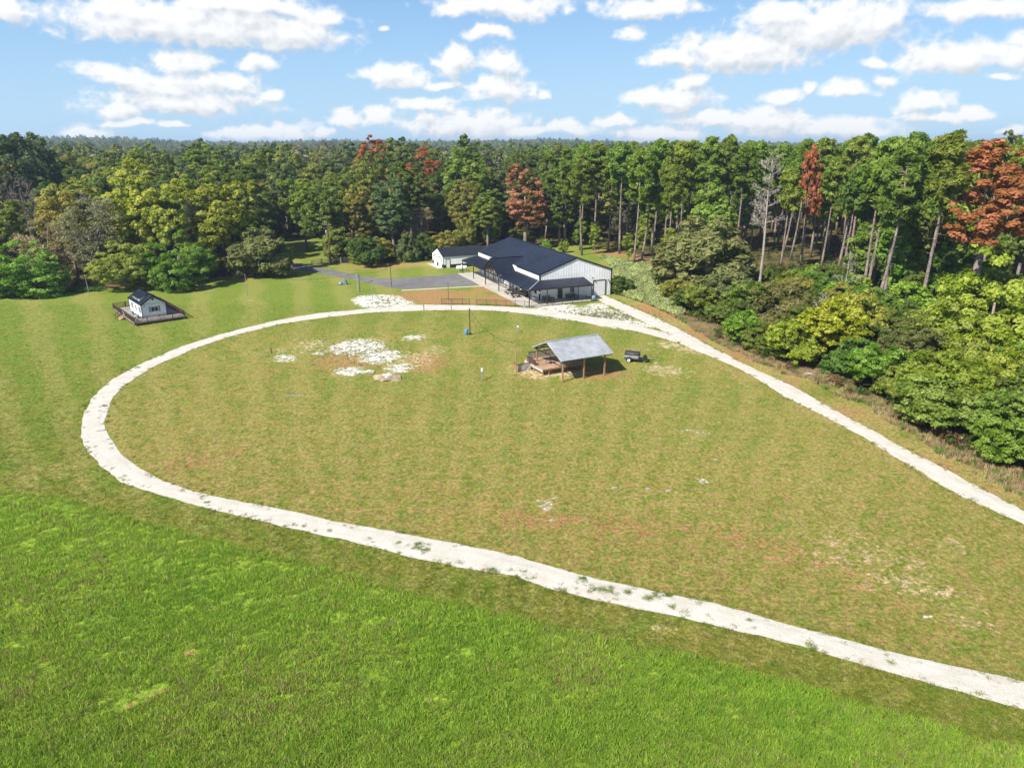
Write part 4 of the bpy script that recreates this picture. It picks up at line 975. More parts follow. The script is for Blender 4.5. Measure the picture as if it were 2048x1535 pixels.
# string lights
def string(a, b, sag, label, nb=14):
    r = empty('string_light', tuple(a), 0, label, 'string light'); d = b - a
    pts = [d * (i / 24) + Vector((0, 0, -sag * 4 * (i / 24) * (1 - i / 24))) for i in range(25)]
    MB().tube(pts, .018, 5).build('wire', M['black'], r)
    for i in range(1, nb):
        f = i / nb; q = d * f + Vector((0, 0, -sag * 4 * f * (1 - f)))
        MB().lathe([(.015, -.02), (.05, -.06), (.05, -.12), (.02, -.16)], 6, tuple(q)).build('bulb', M['black'], r)
string(T['A'], T['B'], 1.6, 'sagging string of lights from the leftmost pole past the cabin'); string(T['B'], T['C'], 1.3, 'sagging string of lights over the lawn between the lone pole and the service pole')
string(T['C'], T['E'], .5, 'string of lights from the service pole to the black pole by the asphalt', 8); string(T['C'], T['D'], .9, 'string of lights from the service pole to the pole in the white rock patch', 6)
string(T['F'], T['H'], 1.5, 'sagging string of lights from the barrel pole to the pale pole by the pavilion', 14)
# utility pole
x, y = G(661, 528); up = empty('utility_pole', (x, y, 0), 0, 'tall reddish utility pole behind the wooden rail fence at the road', 'pole')
MB().tube([(0, 0, 0), (0, 0, 11)], [.22, .15], 10).build('shaft', M['rust'], up); MB().lathe([(.2, 0), (.22, .1), (.22, .65), (.15, .75)], 12, (-.42, 0, 8.0)).build('transformer', M['galv'], up); MB().bar((-1.1, 0, 10.3), (1.1, 0, 10.3), .1, .12).build('cross_arm', M['grey_wood'], up)
# ranch fences
def ranch(p0, p1, label, npost, h=1.35, rails=3):
    a, b = G(*p0), G(*p1); r = empty('rail_fence', (*a, 0), 0, label, 'fence'); D = Vector((b[0] - a[0], b[1] - a[1], 0))
    for i in range(npost):
        q = D * i / (npost - 1); B(q.x - .11, q.x + .11, q.y - .11, q.y + .11, 0, h + .15).build('post', M['tan_wood' if i in (0, npost - 1) else 'grey_wood'], r)
    for i in range(npost - 1):
        for k in range(rails):
            z = .35 + k * (h - .4) / (rails - 1); MB().bar(D * i / (npost - 1) + Vector((0, 0, z)), D * (i + 1) / (npost - 1) + Vector((0, 0, z)), .05, .15).build('rail', M['grey_wood'], r)
ranch((528, 540), (584, 535.5), 'weathered rail fence left of the driveway entrance', 3); ranch((624, 531), (701, 524), 'weathered rail fence right of the driveway entrance, the utility pole behind it', 5)
gt = empty('drive_gate', (*G(586, 535.5), 0), 0, 'low dark tube gate folded open at the driveway entrance', 'gate')
q = Vector((*G(613, 538), 0)) - Vector((*G(586, 535.5), 0)); mb = MB()
for z in (.3, .6, .95): mb.bar(Vector((0, 0, z)), q + Vector((0, 0, z)), .05, .05)
mb.build('gate_frame', M['black'], gt); B(q.x - .07, q.x + .07, q.y - .07, q.y + .07, 0, 1.1).build('latch_post', M['black'], gt)
# green ground item and dark item on the lawn
x, y = G(686, 569); gi = empty('pump_cover', (x, y, 0), R(10), 'grey green pump cover and folded base on the lawn below the road', 'pump cover')
MB().lathe([(.5, 0), (.55, .2), (.45, .5), (.3, .62), (.02, .66)], 14).build('base', M['slate'], gi, (-.5, 0, 0), smooth=True)
MB().prism([(0, -.4, 0), (.9, -.4, 0), (.8, -.4, 1.0), (.45, -.4, 1.35), (.1, -.4, 1.1)], (0, .75, 0)).build('hood', M['slate'], gi, bevel=.08); B(.82, 1.0, -.35, .3, 0, .8).build('vent_panel', M['black'], gi)
B(-1.3, -.55, -.3, .35, 0, .12).build('foot', M['green'], gi)
x, y = G(591, 551); di = empty('lawn_marker', (x, y, 0), R(30), 'small dark folding sign standing on the lawn near the driveway gate', 'sign')
MB().prism([(-.35, -.25, 0), (.35, -.25, 0), (.3, -.02, .75), (-.3, -.02, .75)], (0, .03, 0)).build('panel', M['black'], di); MB().prism([(-.35, .25, 0), (.35, .25, 0), (.3, .03, .75), (-.3, .03, .75)], (0, -.03, 0)).build('panel', M['black'], di)

# ---- rocks
def rock(loc, s, m, label=None, seed=1, cat='rock', name='rock', group=None, parent=None):
    import bmesh
    bm = bmesh.new(); bmesh.ops.create_icosphere(bm, subdivisions=3, radius=1)
    for v in bm.verts:
        n_ = mnoise.noise(v.co * 1.3 + Vector((seed * 7.1, 0, 0))); n2_ = mnoise.noise(v.co * 3.5 + Vector((0, seed * 3.3, 0)))
        v.co *= 1 + .35 * n_ + .15 * n2_; v.co.x *= s[0]; v.co.y *= s[1]; v.co.z = max(-.15, v.co.z) * s[2]
    me = bpy.data.meshes.new(name); bm.to_mesh(me); bm.free(); me.materials.append(M[m])
    o = link(name, me, parent, loc)
    if label: tag(o, label, cat, group)
    return o
x, y = G(775, 757)
rock((x, y, 0), (1.9, 1.3, .55), 'clay', 'low mound of tan dirt in front of the white gravel patch', 3, 'mound', 'dirt_mound')
rock((x + .1, y - .1, .28), (.95, .65, .5), 'rock', 'large pale rock lying on the low dirt mound', 5)
rock((*G(741, 744), 0), (.7, .45, .3), 'rock', 'pale flat rock at the lower edge of the white gravel patch', 9)
rock((*G(1619, 750), 0), (1.0, .5, .35), 'rock', 'long pale slab of rock under the yellow green tree on the right', 11)
rock((*G(1921, 879), .1), (.5, .3, .3), 'rock', 'small whitish rock among the dry weeds at the right bushes', 14)
for i, (a, b) in enumerate(((1083, 1012), (1100, 1004), (1095, 1020), (1110, 996), (1078, 1001), (1104, 1040), (1403, 962), (1432, 919), (1228, 975), (1337, 981), (1296, 977))):
    rock((*G(a, b), 0), (.26, .2, .05), 'limestone', 'flat pale limestone chunk lying in the field grass', 20 + i, 'stone', 'limestone_chunk', 'pale limestone chunks in the field')
for a, b, c, d, wn in ((1275, 519, 1330, 511, 'longest'), (1290, 522, 1318, 516, 'nearest'), (1268, 516, 1300, 508, 'farthest')):
    p, q = G(a, b), G(c, d); tag(MB().tube([(0, 0, .18), (q[0] - p[0], q[1] - p[1], .2)], [.2, .12], 8).build('fallen_log', M['bark'], None, (*p, 0)), wn + ' of the fallen trunks on the orange ground under the pines', 'log', 'fallen logs under the pines')
tag(B(-.06, .06, -.06, .06, 0, 2.3).build('marker_post', M['white_trim'], None, (*G(1763, 752), 0)), 'pale upright post at the foot of the right bushes', 'post')
# far house between the left trees
hx, hy = top(292, 452, 250)[0], 250
fh = empty('far_house', (hx, hy, 0), R(20), 'pinkish house glimpsed through the trees behind the cabin', 'house')
B(-6, 6, -4, 4, 0, 3).build('wall', pbr('tan_siding', (.55, .38, .28), .8), fh); MB().prism([(-6.4, -4.4, 3), (-6.4, 4.4, 3), (-6.4, 0, 5)], (12.8, 0, 0)).build('roof', pbr('tan_roof', (.42, .33, .27), .8), fh)
for x in (-4, 0, 4): window(fh, x, -4, 1, 1.2, 1.2, -1, 'x')
# two thin masts far off
for px, wn in ((466, 'left'), (473, 'right')):
    X_, Z_ = top(px, 284, 1500); mm = MB(); mm.tube([(0, 0, 0), (0, 0, Z_ - gz1(X_, 1500))], [.7, .25], 6)
    tag(mm.build('radio_mast', M['galv_fade'], None, (X_, 1500, gz1(X_, 1500))), wn + ' one of two thin pale masts on the far wooded skyline', 'mast', 'pair of masts on the skyline')

# ================================================================== vegetation
def quads_mesh(name, C, N, S, shade, asp=1.0, roll=None, bend=.0, mats=(), r=None):
    """leaf faces: centre C, facing N, half size S, elongated by asp; returns verts, faces, shade"""
    r = r or rng; n = len(C); N = N / (np.linalg.norm(N, axis=1)[:, None] + 1e-9)
    ref = np.where(np.abs(N[:, 2:3]) > .9, np.array([[1., 0, 0]]), np.array([[0, 0, 1.]]))
    U = np.cross(N, ref); U /= np.linalg.norm(U, axis=1)[:, None] + 1e-9; V_ = np.cross(N, U)
    a = r.random(n) * 2 * np.pi if roll is None else roll
    c, s = np.cos(a)[:, None], np.sin(a)[:, None]
    P = U * c + V_ * s; Q = -U * s + V_ * c
    S = S[:, None]
    v = np.stack([C - P * S * asp, C + Q * S * .8, C + P * S * asp, C - Q * S * .8], 1)   # diamond-shaped leaf
    return v.reshape(-1, 3), np.arange(n * 4).reshape(-1, 4), np.repeat(shade, 4)
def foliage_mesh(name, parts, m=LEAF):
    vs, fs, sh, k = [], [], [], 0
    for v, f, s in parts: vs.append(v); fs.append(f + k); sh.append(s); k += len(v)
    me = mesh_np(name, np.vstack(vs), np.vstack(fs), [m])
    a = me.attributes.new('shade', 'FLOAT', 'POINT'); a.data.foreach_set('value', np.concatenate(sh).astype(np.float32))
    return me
def rand_dirs(r, n, zmin=-1.0):
    z = r.uniform(zmin, 1, n); a = r.random(n) * 2 * np.pi; q = np.sqrt(1 - z * z)
    return np.c_[q * np.cos(a), q * np.sin(a), z]
def clumps(r, cen, rad, per, leaf, outward, flat=.75, asp=1.15, jitter=.55, droop=0, zmin=-.55):
    parts = []
    for c, rc, ow in zip(cen, rad, outward):
        n = int(per * rng.uniform(.8, 1.2))
        d = rand_dirs(r, n, zmin); d = d + ow[None, :] * .35; d /= np.linalg.norm(d, axis=1)[:, None]
        P = c + d * rc * (r.uniform(.45, 1.08, n)[:, None]) * np.array([1, 1, flat])
        if droop: P[:, 2] -= droop * rc * r.random(n)
        N = d * 1.0 + rand_dirs(r, n) * jitter + np.array([0, 0, .25])
        base = r.uniform(.15, .85)
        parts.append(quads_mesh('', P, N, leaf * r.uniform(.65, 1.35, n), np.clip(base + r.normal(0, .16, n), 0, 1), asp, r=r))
    return parts
def broadleaf(name, seed, Rx, z0, z1, ncl, per, leaf, lobes=4, flat=.75, crad=(.17, .30), cone=0.0, asp=1.15, jitter=.55, droop=0, open_=0.0):
    r = np.random.default_rng(seed); H = z1 - z0
    # a few big limbs' worth of foliage (lobes) make the outline uneven
    low = z0 < 1
    lc = [np.array([0, 0, z0 + H * (.46 if low else .60)])]; lr = [np.array([Rx * .74, Rx * .74, H * (.52 if low else .42)])]
    for i in range(lobes):
        a = 2 * np.pi * (i + r.random() * .6) / lobes; h = r.uniform(.16, .66) if low else r.uniform(.28, .78); k = (1 - cone * h) * r.uniform(.42, .62)
        lc.append(np.array([Rx * k * np.cos(a), Rx * k * np.sin(a), z0 + H * h])); q = r.uniform(.36, .52) * (1 - cone * h * .5)
        lr.append(np.array([Rx * q, Rx * q, H * q * .62]))
    cen, ow = [], []
    while len(cen) < ncl:
        i = r.integers(len(lc)); d = rand_dirs(r, 1, -.75)[0]; p = lc[i] + lr[i] * d * r.uniform(.72, 1.05)
        if p[2] < z0: continue
        inside = any((((p - lc[j]) / lr[j]) ** 2).sum() < .42 for j in range(len(lc)) if j != i)
        if inside and r.random() < .75: continue
        if r.random() < open_: continue
        cen.append(p); ow.append(d)
    ncl = len(cen)
    rad = r.uniform(crad[0], crad[1], ncl) * Rx
    parts = clumps(r, cen, rad, per, leaf, ow, flat, asp, jitter, droop)
    # trunk and limbs
    mb = MB(); top_ = np.array([r.normal(0, .2), r.normal(0, .2), z0 + H * .55]); tr_ = max(.10, (z1) * .018)
    mb.tube([(0, 0, -.2), (r.normal(0, .1), r.normal(0, .1), max(z0, 1) * .6), tuple(top_)], [tr_ * 1.25, tr_, tr_ * .45], 8)
    for i in range(min(9, ncl)):
        c = cen[r.integers(ncl)]; f = r.uniform(.25, .8); st0 = np.array([0, 0, max(z0, 1) * .6]) * (1 - f) + top_ * f; mid = (st0 + c) / 2 + np.array([0, 0, -.3])
        mb.tube([tuple(st0), tuple(mid), tuple(c)], [tr_ * .5, tr_ * .32, tr_ * .12], 5, False)
    return foliage_mesh(name, parts), mb
def pine(name, seed, H, bare, Rc, nbr, per=42, leaf=.25):
    r = np.random.default_rng(seed); mb = MB()
    bend = r.normal(0, .35, 2); zs = np.linspace(0, H * .985, 8); tr_ = H * .0105
    axis_ = lambda z: np.array([bend[0] * math.sin(z / H * 3), bend[1] * math.sin(z / H * 2.4), z])
    mb.tube([tuple(axis_(z)) for z in zs], [tr_ * (1.12 - .92 * (z / H)) for z in zs], 8)
    cen, ow, rad = [], [], []
    for i in range(nbr):
        f = (i + r.random()) / nbr; z = H * (bare + (1 - bare) * f ** .9)
        L = Rc * (math.sin(math.pi * min(1, .18 + f * .80)) ** .8) * r.uniform(.65, 1.15)
        if f > .95: L = Rc * .2
        a = r.random() * 6.283; up_ = r.uniform(.05, .5) * L
        s = axis_(z); e = s + np.array([L * math.cos(a), L * math.sin(a), up_])
        mb.tube([tuple(s), tuple((s + e) / 2 + np.array([0, 0, -.12 * L])), tuple(e)], [tr_ * .26, tr_ * .18, tr_ * .06], 4, False)
        for k in range(r.integers(3, 6)):
            t_ = r.uniform(.45, 1.05); c = s * (1 - t_) + e * t_ + r.normal(0, .35, 3) + np.array([0, 0, .15])
            cen.append(c); ow.append(np.array([.2 * math.cos(a), .2 * math.sin(a), .9])); rad.append(r.uniform(.42, .80) * (Rc / 3.2) ** .5)
    for k in range(7):
        z = H * r.uniform(bare * .5, bare); a = r.random() * 6.28; l = r.uniform(.5, 1.8); s = axis_(z)
        mb.tube([tuple(s), tuple(s + np.array([l * math.cos(a), l * math.sin(a), r.uniform(-.2, .3)]))], [tr_ * .16, tr_ * .05], 4, False)
    return foliage_mesh(name, clumps(r, cen, rad, per, leaf, ow, .80, 3.2, .9, 0, -.5)), mb
def deadtree(seed, H, spread, bare=.35, depth=5, tw=.02, droop=0):
    r = np.random.default_rng(seed); mb = MB()
    def grow(p, d, L, rad_, lev):
        q = p + d * L; mid = (p + q) / 2 + r.normal(0, .04 * L, 3)
        mb.tube([tuple(p), tuple(mid), tuple(q)], [rad_, rad_ * .82, rad_ * .62], 6 if lev < 2 else 3, False)
        if lev >= depth: return
        for k in range(3 if lev > 0 else 3):
            nd = d + r.normal(0, spread, 3) + np.array([0, 0, .12 - droop * lev]); nd /= np.linalg.norm(nd)
            grow(q, nd, L * r.uniform(.55, .82), max(rad_ * .55, tw), lev + 1)
            if k == 0 and lev > 0:
                nd = d + r.normal(0, spread * 1.2, 3); nd /= np.linalg.norm(nd); grow(mid, nd, L * .5, max(rad_ * .4, tw), min(depth, lev + 2))
    return mb, grow, r
# ---- prototypes (mesh data only; every tree below is an object of its own)
PROTO = {}
def addp(kind, crown_mb_list, bark): PROTO[kind] = [(c, mb.mesh('trunk', M[bark], True)) for c, mb in crown_mb_list]
addp('pine', [pine('crown', 11, 26, .56, 3.5, 52, 40, .17), pine('crown', 12, 26, .61, 3.1, 46, 40, .17), pine('crown', 13, 26, .52, 3.8, 60, 40, .17), pine('crown', 14, 26, .66, 3.4, 44, 40, .17), pine('crown', 15, 26, .45, 3.4, 62, 40, .17)], 'pinebark')
addp('young_pine', [pine('crown', 21, 9, .22, 2.0, 26, 50, .14), pine('crown', 22, 9, .3, 1.8, 22, 50, .14)], 'pinebark')
addp('oak', [broadleaf('crown', 31, 5.2, 3.0, 15, 210, 64, .20, 6, crad=(.11, .20)), broadleaf('crown', 32, 5.0, 2.6, 15, 200, 64, .20, 5, crad=(.11, .20)), broadleaf('crown', 33, 4.6, 3.4, 15, 190, 64, .20, 7, crad=(.11, .20)), broadleaf('crown', 34, 5.4, 2.2, 15, 220, 64, .21, 7, crad=(.10, .19))], 'bark')
addp('tall_oak', [broadleaf('crown', 41, 4.2, 4.5, 19, 210, 62, .21, 6, crad=(.12, .22)), broadleaf('crown', 42, 4.4, 4.0, 19, 210, 62, .21, 7, crad=(.12, .22))], 'bark')
addp('bush', [broadleaf('crown', 51, 3.2, .1, 5.2, 170, 82, .115, 6, crad=(.12, .22)), broadleaf('crown', 52, 3.3, .1, 5, 170, 82, .115, 7, crad=(.12, .22)), broadleaf('crown', 53, 3.0, .05, 5.4, 160, 82, .115, 5, crad=(.13, .23))], 'bark')
addp('bigbush', [broadleaf('crown', 55, 5.2, .1, 9.5, 320, 84, .135, 7, crad=(.09, .16)), broadleaf('crown', 56, 5.4, .1, 9.5, 320, 84, .135, 6, crad=(.09, .16))], 'bark')
addp('bigleaf', [broadleaf('crown', 61, 3.6, .15, 7.2, 230, 66, .125, 6, crad=(.10, .18), jitter=.8), broadleaf('crown', 62, 3.6, .15, 7.0, 230, 66, .125, 5, crad=(.10, .18), jitter=.8)], 'bark')
addp('cedar', [broadleaf('crown', 71, 3.4, .1, 7.5, 230, 60, .12, 6, cone=.45, asp=2.2, jitter=.6, droop=.7, crad=(.11, .19)), broadleaf('crown', 72, 3.6, .1, 7.0, 230, 60, .12, 7, cone=.4, asp=2.2, jitter=.6, droop=.7, crad=(.11, .19))], 'bark')
addp('rusty', [broadleaf('crown', 81, 4.4, 4.0, 21, 210, 56, .21, 8, cone=.25, crad=(.10, .18), flat=.8), broadleaf('crown', 82, 4.4, 7.5, 21, 150, 56, .21, 8, cone=.25, crad=(.11, .19), flat=.85, open_=.15)], 'pinebark')
addp('wispy', [broadleaf('crown', 91, 4.4, 3.2, 13, 150, 40, .12, 6, jitter=1.1, crad=(.12, .24)), broadleaf('crown', 92, 4.6, 2.6, 13, 150, 40, .12, 5, jitter=1.1, crad=(.12, .24))], 'palebark')
HGT = dict(pine=26.6, young_pine=9.3, oak=15, tall_oak=19, bush=5.2, bigbush=9.5, bigleaf=7.2, cedar=7.5, rusty=21, wispy=13)
FAR = [broadleaf('crown', 100 + i, 5.2, 2.5, 14 + i, 70, 26, .42, 4 + i % 3, crad=(.15, .26))[0] for i in range(4)] + [broadleaf('crown', 110, 3.6, 6, 20, 34, 30, .5, 5, cone=.2, crad=(.22, .34))[0]]
COLS = dict(
    dark=(.092, .136, .027), mid=(.148, .200, .034), olive=(.195, .212, .044), yellow=(.225, .262, .032), lime=(.215, .305, .034), blue=(.098, .138, .050),
    pine=(.148, .224, .034), pine2=(.185, .254, .038), rust=(.34, .145, .052), brick=(.26, .085, .040), grey=(.25, .235, .15), bright=(.160, .268, .032), amber=(.205, .205, .042), pale=(.20, .22, .11))
NAMES = {'bigbush': 'bush', 'pine': 'pine_tree', 'young_pine': 'young_pine', 'oak': 'broadleaf_tree', 'tall_oak': 'broadleaf_tree', 'bush': 'bush', 'bigleaf': 'broadleaf_shrub', 'cedar': 'cedar_tree', 'rusty': 'rust_tree', 'wispy': 'wispy_tree'}
CATS = {'bigbush': 'bush', 'pine': 'pine tree', 'young_pine': 'pine tree', 'oak': 'tree', 'tall_oak': 'tree', 'bush': 'bush', 'bigleaf': 'bush', 'cedar': 'tree', 'rusty': 'tree', 'wispy': 'tree'}
NTREE = 0
def plant(kind, x, y, h, w=1.0, col='mid', label=None, group=None, var=None, rz=None, vary=.12, tilt=0):
    """one tree: an Empty at its foot with trunk and crown; w = width relative to the natural shape"""
    global NTREE
    NTREE += 1
    P = PROTO[kind]; c, tr_ = P[(NTREE * 7) % len(P) if var is None else var % len(P)]
    s = h / HGT[kind]
    r = empty(NAMES[kind], (x, y, gz1(x, y)), random.uniform(0, 6.28) if rz is None else rz, label, CATS[kind], group)
    ws = s * w; ws = ws if kind not in ('pine',) else max(ws, .8 * w)
    t_ = link('trunk', tr_, r); cr_ = link('crown', c, r)
    for q in (t_, cr_): q.scale = (ws, ws, s)
    K_ = 1.27
    C_ = COLS[col] if isinstance(col, str) else tuple(q * 1.65 for q in col); k = 1 + random.uniform(-vary, vary) * 1.6
    C_ = tuple(q * K_ for q in C_); cr_.color = (C_[0] * 1.04 * k * (1 + random.uniform(-vary, vary)), C_[1] * k, C_[2] * k * (1 + random.uniform(-vary, vary)), 1)
    return r
def at_top(kind, px, py, Y, w, col, label, **k):
    X, Z = top(px, py, Y); return plant(kind, X, Y, Z, w, col, label, **k)
def where(lb, x, y):
    u = 1024 + FPX * x / (y * math.cos(PITCH) + HC * .33); d = math.hypot(x, y)
    S = ((60, 'at the left picture edge'), (180, 'above the leftmost light pole'), (290, 'left of the cabin roof'), (390, 'just right of the cabin'), (500, 'above the lone lawn pole'), (600, 'left of the driveway gate'), (700, 'above the rail fence'), (790, 'left of the garage'), (870, 'just left of the garage'),
         (950, 'above the garage'), (1030, 'above the navy roof'), (1100, 'behind the rust tree'), (1170, 'behind the gable peak'), (1250, 'right of the gable wall'), (1330, 'above the pale weeds'), (1420, 'left of the feathery cedars'), (1510, 'above the feathery cedars'), (1600, 'beside the bare pine'), (1700, 'above the yellow green tree'),
         (1800, 'right of the yellow green tree'), (1900, 'left of the broad rust pine'), (1980, 'by the broad rust pine'), (9999, 'at the right picture edge'))
    t_ = next(s_ for m_, s_ in S if u < m_)
    return lb + ', ' + t_ + (', near rows' if d < 190 else ', middle rows' if d < 250 else ', back rows')
TAKEN = []
def keep_out(x, y, r): TAKEN.append((x, y, r))
def free(x, y, r): return all((x - a) ** 2 + (y - b) ** 2 > (r * .5 + c * .5) ** 2 for a, b, c in TAKEN)
def spec(kind, px, py, foot, w, col, label, rad=6, **k):
    """top of the crown seen at (px,py); foot: depth of the ground row given by a pixel row"""
    Y = G(px, foot)[1]; X, Z = top(px, py, Y)
    keep_out(X, Y, rad); return plant(kind, X, Y, Z, w, col, label, **k)
# ---- single trees the photograph lets you tell apart
spec('rusty', 1052, 332, 496, 1.35, (.190, .098, .046), 'tall rust coloured tree standing behind the navy roof of the metal building', 12, var=0)
spec('rusty', 2008, 290, 625, 1.35, (.172, .082, .034), 'broad rust coloured pine with a bare trunk near the right edge', 9, var=1)
spec('rusty', 1632, 298, 530, .55, (.17, .068, .030), 'thin red brown dying pine between green pines on the right', 4, var=1)
for (kd, px, py, Y, w, c_, lb) in (('tall_oak', 742, 277, 300, .95, 'rust', 'orange red tree poking above the woods furthest left of the three red crowns'), ('oak', 838, 303, 250, .95, 'brick', 'dark brick red rounded tree in the middle of the woods behind the garage')):
    X, Z = top(px, py, Y); keep_out(X, Y, 10); plant(kd, X, Y, Z, w, c_, lb, var=0)
spec('cedar', 1415, 425, 592, 1.45, (.108, .112, .038), 'tall feathery olive green cedar beside the pale green weeds right of the building', 8, var=0)
spec('cedar', 1465, 520, 628, 1.55, (.100, .106, .036), 'low feathery cedar beside the gravel drive, in front of the taller one', 7, var=1)
spec('bigleaf', 1665, 600, 722, 1.15, (.150, .185, .020), 'yellow green large leaved tree at the edge of the gravel drive', 6, var=0)
spec('bigleaf', 1730, 575, 690, 1.0, (.145, .175, .024), 'yellow green shrub behind the large leaved tree', 5, var=1)
spec('bigbush', 2020, 500, 730, 1.05, (.150, .195, .020), 'large bright green tree at the right edge of the picture', 8, var=3)
spec('bigbush', 1975, 650, 805, 1.05, (.140, .185, .020), 'bright green rounded tree leaning over the dry weeds at the right edge', 7, var=1)
spec('bush', 2035, 835, 925, 1.05, (.080, .130, .018), 'lowest bright green bush at the right edge beside the dry weeds', 5, var=0)
spec('bush', 1905, 700, 830, 1.1, (.105, .150, .020), 'mid green bush with pale twigs right of the pale marker post', 5, var=2)
spec('bigbush', 345, 462, 572, 1.2, (.075, .125, .018), 'glossy bright green bush against the woods behind the cabin', 9, var=1)
spec('bigbush', 240, 480, 578, 1.2, (.125, .150, .022), 'olive green leafy bush left of the glossy green one behind the cabin', 9, var=0)
spec('bigbush', 25, 478, 588, 1.35, (.085, .150, .022), 'large bright green bush at the far left edge of the lawn', 9, var=1)
spec('cedar', 512, 450, 552, 1.5, (.100, .120, .042), 'grey green drooping tree left of the driveway entrance', 8, var=0)
spec('bigleaf', 735, 470, 532, 1.2, (.050, .090, .018), 'dark glossy bush where the wooden fence meets the woods', 6, var=1)
spec('bush', 1092, 478, 500, .8, 'bright', 'small bright green bush peeking over the navy roof ridge', 4, var=0)
spec('bush', 1128, 480, 505, .7, 'lime', 'small lime green bush just right of the other bush over the navy roof', 4, var=1)
spec('bush', 1243, 550, 588, 1.1, 'dark', 'dark green bush beside the far corner of the white gable wall', 4, var=2)
spec('oak', 283, 330, 548, 1.05, 'yellow', 'yellow green tree rising above the bushes left of the middle of the woods', 8, var=0)
spec('oak', 330, 372, 556, .9, (.125, .148, .022), 'yellow olive tree in front of the tall yellow green one', 6, var=2)
spec('oak', 440, 372, 550, 1.1, (.110, .140, .022), 'olive green tree above the grey green drooping tree', 8, var=1)
spec('oak', 120, 385, 560, .95, 'amber', 'amber olive tree standing behind the bare tree on the left', 8, var=2)
spec('wispy', 165, 400, 566, 1.1, 'grey', 'thin greyish tree with sparse leaves behind the leftmost light pole', 7, var=0)
spec('wispy', 75, 440, 572, 1.2, 'grey', 'sparse grey brown tree overhanging the far left bush', 7, var=1)
spec('oak', 10, 268, 505, .85, (.055, .078, .030), 'tall dark tree rising to the skyline at the left edge', 10, var=3)
spec('oak', 640, 372, 512, 1.1, (.085, .125, .022), 'green tree with pale leaning stems behind the driveway entrance', 9, var=2)
spec('oak', 600, 365, 500, 1.0, (.115, .15, .022), 'yellow green tree behind the driveway entrance', 8, var=1)
spec('tall_oak', 975, 385, 500, 1.25, 'mid', 'green tree directly behind the left end of the navy roof', 8, var=0)
spec('tall_oak', 1120, 360, 492, 1.15, (.060, .090, .020), 'dark green pyramidal tree right of the rust coloured tree', 8, var=1)
spec('cedar', 1560, 560, 665, 1.5, (.102, .108, .036), 'wide feathery olive cedar between the leaning bare pine and the yellow green tree', 6, var=0)
spec('bigbush', 1590, 560, 640, 1.1, (.098, .112, .030), 'rounded olive bush behind the wide feathery cedar', 7, var=1)
spec('bigbush', 1830, 640, 745, 1.15, (.100, .105, .030), 'olive brown bush right of the yellow green tree', 6, var=0)
spec('bigbush', 1920, 600, 740, 1.1, (.135, .165, .026), 'green bush below the broad rust pine', 6, var=1)
# ---- bare and dead trees
def dead(px, py, foot, label, seed, spread, H0=None, barefrac=.55, nbr=16, L=3.2, name='dead_tree', bark='palebark', Y=None, tw=.03, depth=3):
    Y = Y or G(px, foot)[1]; X, Z = top(px, py, Y); keep_out(X, Y, 4)
    r = np.random.default_rng(seed); root = empty(name, (X, Y, gz1(X, Y)), 0, label, 'tree')
    mb = MB(); zs = np.linspace(0, Z * .97, 7); tr_ = Z * .0105
    mb.tube([(.25 * math.sin(z * .2), .2 * math.sin(z * .13), z) for z in zs], [tr_ * (1.15 - .9 * z / Z) for z in zs], 8); mb.build('trunk', M[bark], root, smooth=True)
    def grow(p, d, l, rd, lev):
        q = p + d * l; mid = (p + q) / 2 + r.normal(0, .07 * l, 3)
        br.tube([tuple(p), tuple(mid), tuple(q)], [rd, rd * .8, rd * .55], 4, False)
        if lev >= depth: return
        for k in range(3):
            nd = d + r.normal(0, spread, 3) + np.array([0, 0, .1]); nd /= np.linalg.norm(nd)
            grow((mid if k == 2 else q), nd, l * r.uniform(.5, .8), max(rd * .55, tw), lev + 1)
    for i in range(nbr):
        f = barefrac + (1 - barefrac) * (i + r.random()) / nbr; z = Z * f * .96; a = r.random() * 6.28; l = L * r.uniform(.5, 1.1) * (1.15 - .55 * f) / 1.6
        d = np.array([math.cos(a), math.sin(a), r.uniform(.15, .9)]); d /= np.linalg.norm(d)
        br = MB(); grow(np.array([.25 * math.sin(z * .2), .2 * math.sin(z * .13), z]), d, l, tr_ * .3, 0); br.build('branch', M[bark], root)
dead(1548, 308, 600, 'tall bare grey pine with a twiggy top in front of the green pines', 3, .55, nbr=26, L=3.4, barefrac=.50, depth=4, tw=.028)
dead(38, 372, 540, 'gnarled bare tree with dark spreading limbs at the far left', 5, .5, nbr=16, L=8.0, barefrac=.30, bark='bark', depth=4, tw=.05)
dead(185, 400, 556, 'bare forked grey tree leaning behind the leftmost bushes', 8, .45, nbr=12, L=5, barefrac=.4, depth=4, tw=.04)
dead(652, 274, 0, 'half dead tree with bare branches on the wooded skyline', 9, .6, Y=320, nbr=14, L=6, barefrac=.6, bark='bark', depth=4, tw=.07)
dead(1655, 600, 690, 'small bleached dead tree among the bushes below the pines', 12, .6, nbr=9, L=3, barefrac=.3, depth=3, tw=.03)
dead(1700, 500, 610, 'small bare pale tree just in front of the pine trunks', 14, .6, nbr=9, L=3, barefrac=.3, depth=3, tw=.03)
dead(370, 400, 552, 'bare branched pale tree among the yellow olive crowns', 16, .5, nbr=12, L=4.5, barefrac=.4, depth=4, tw=.04)
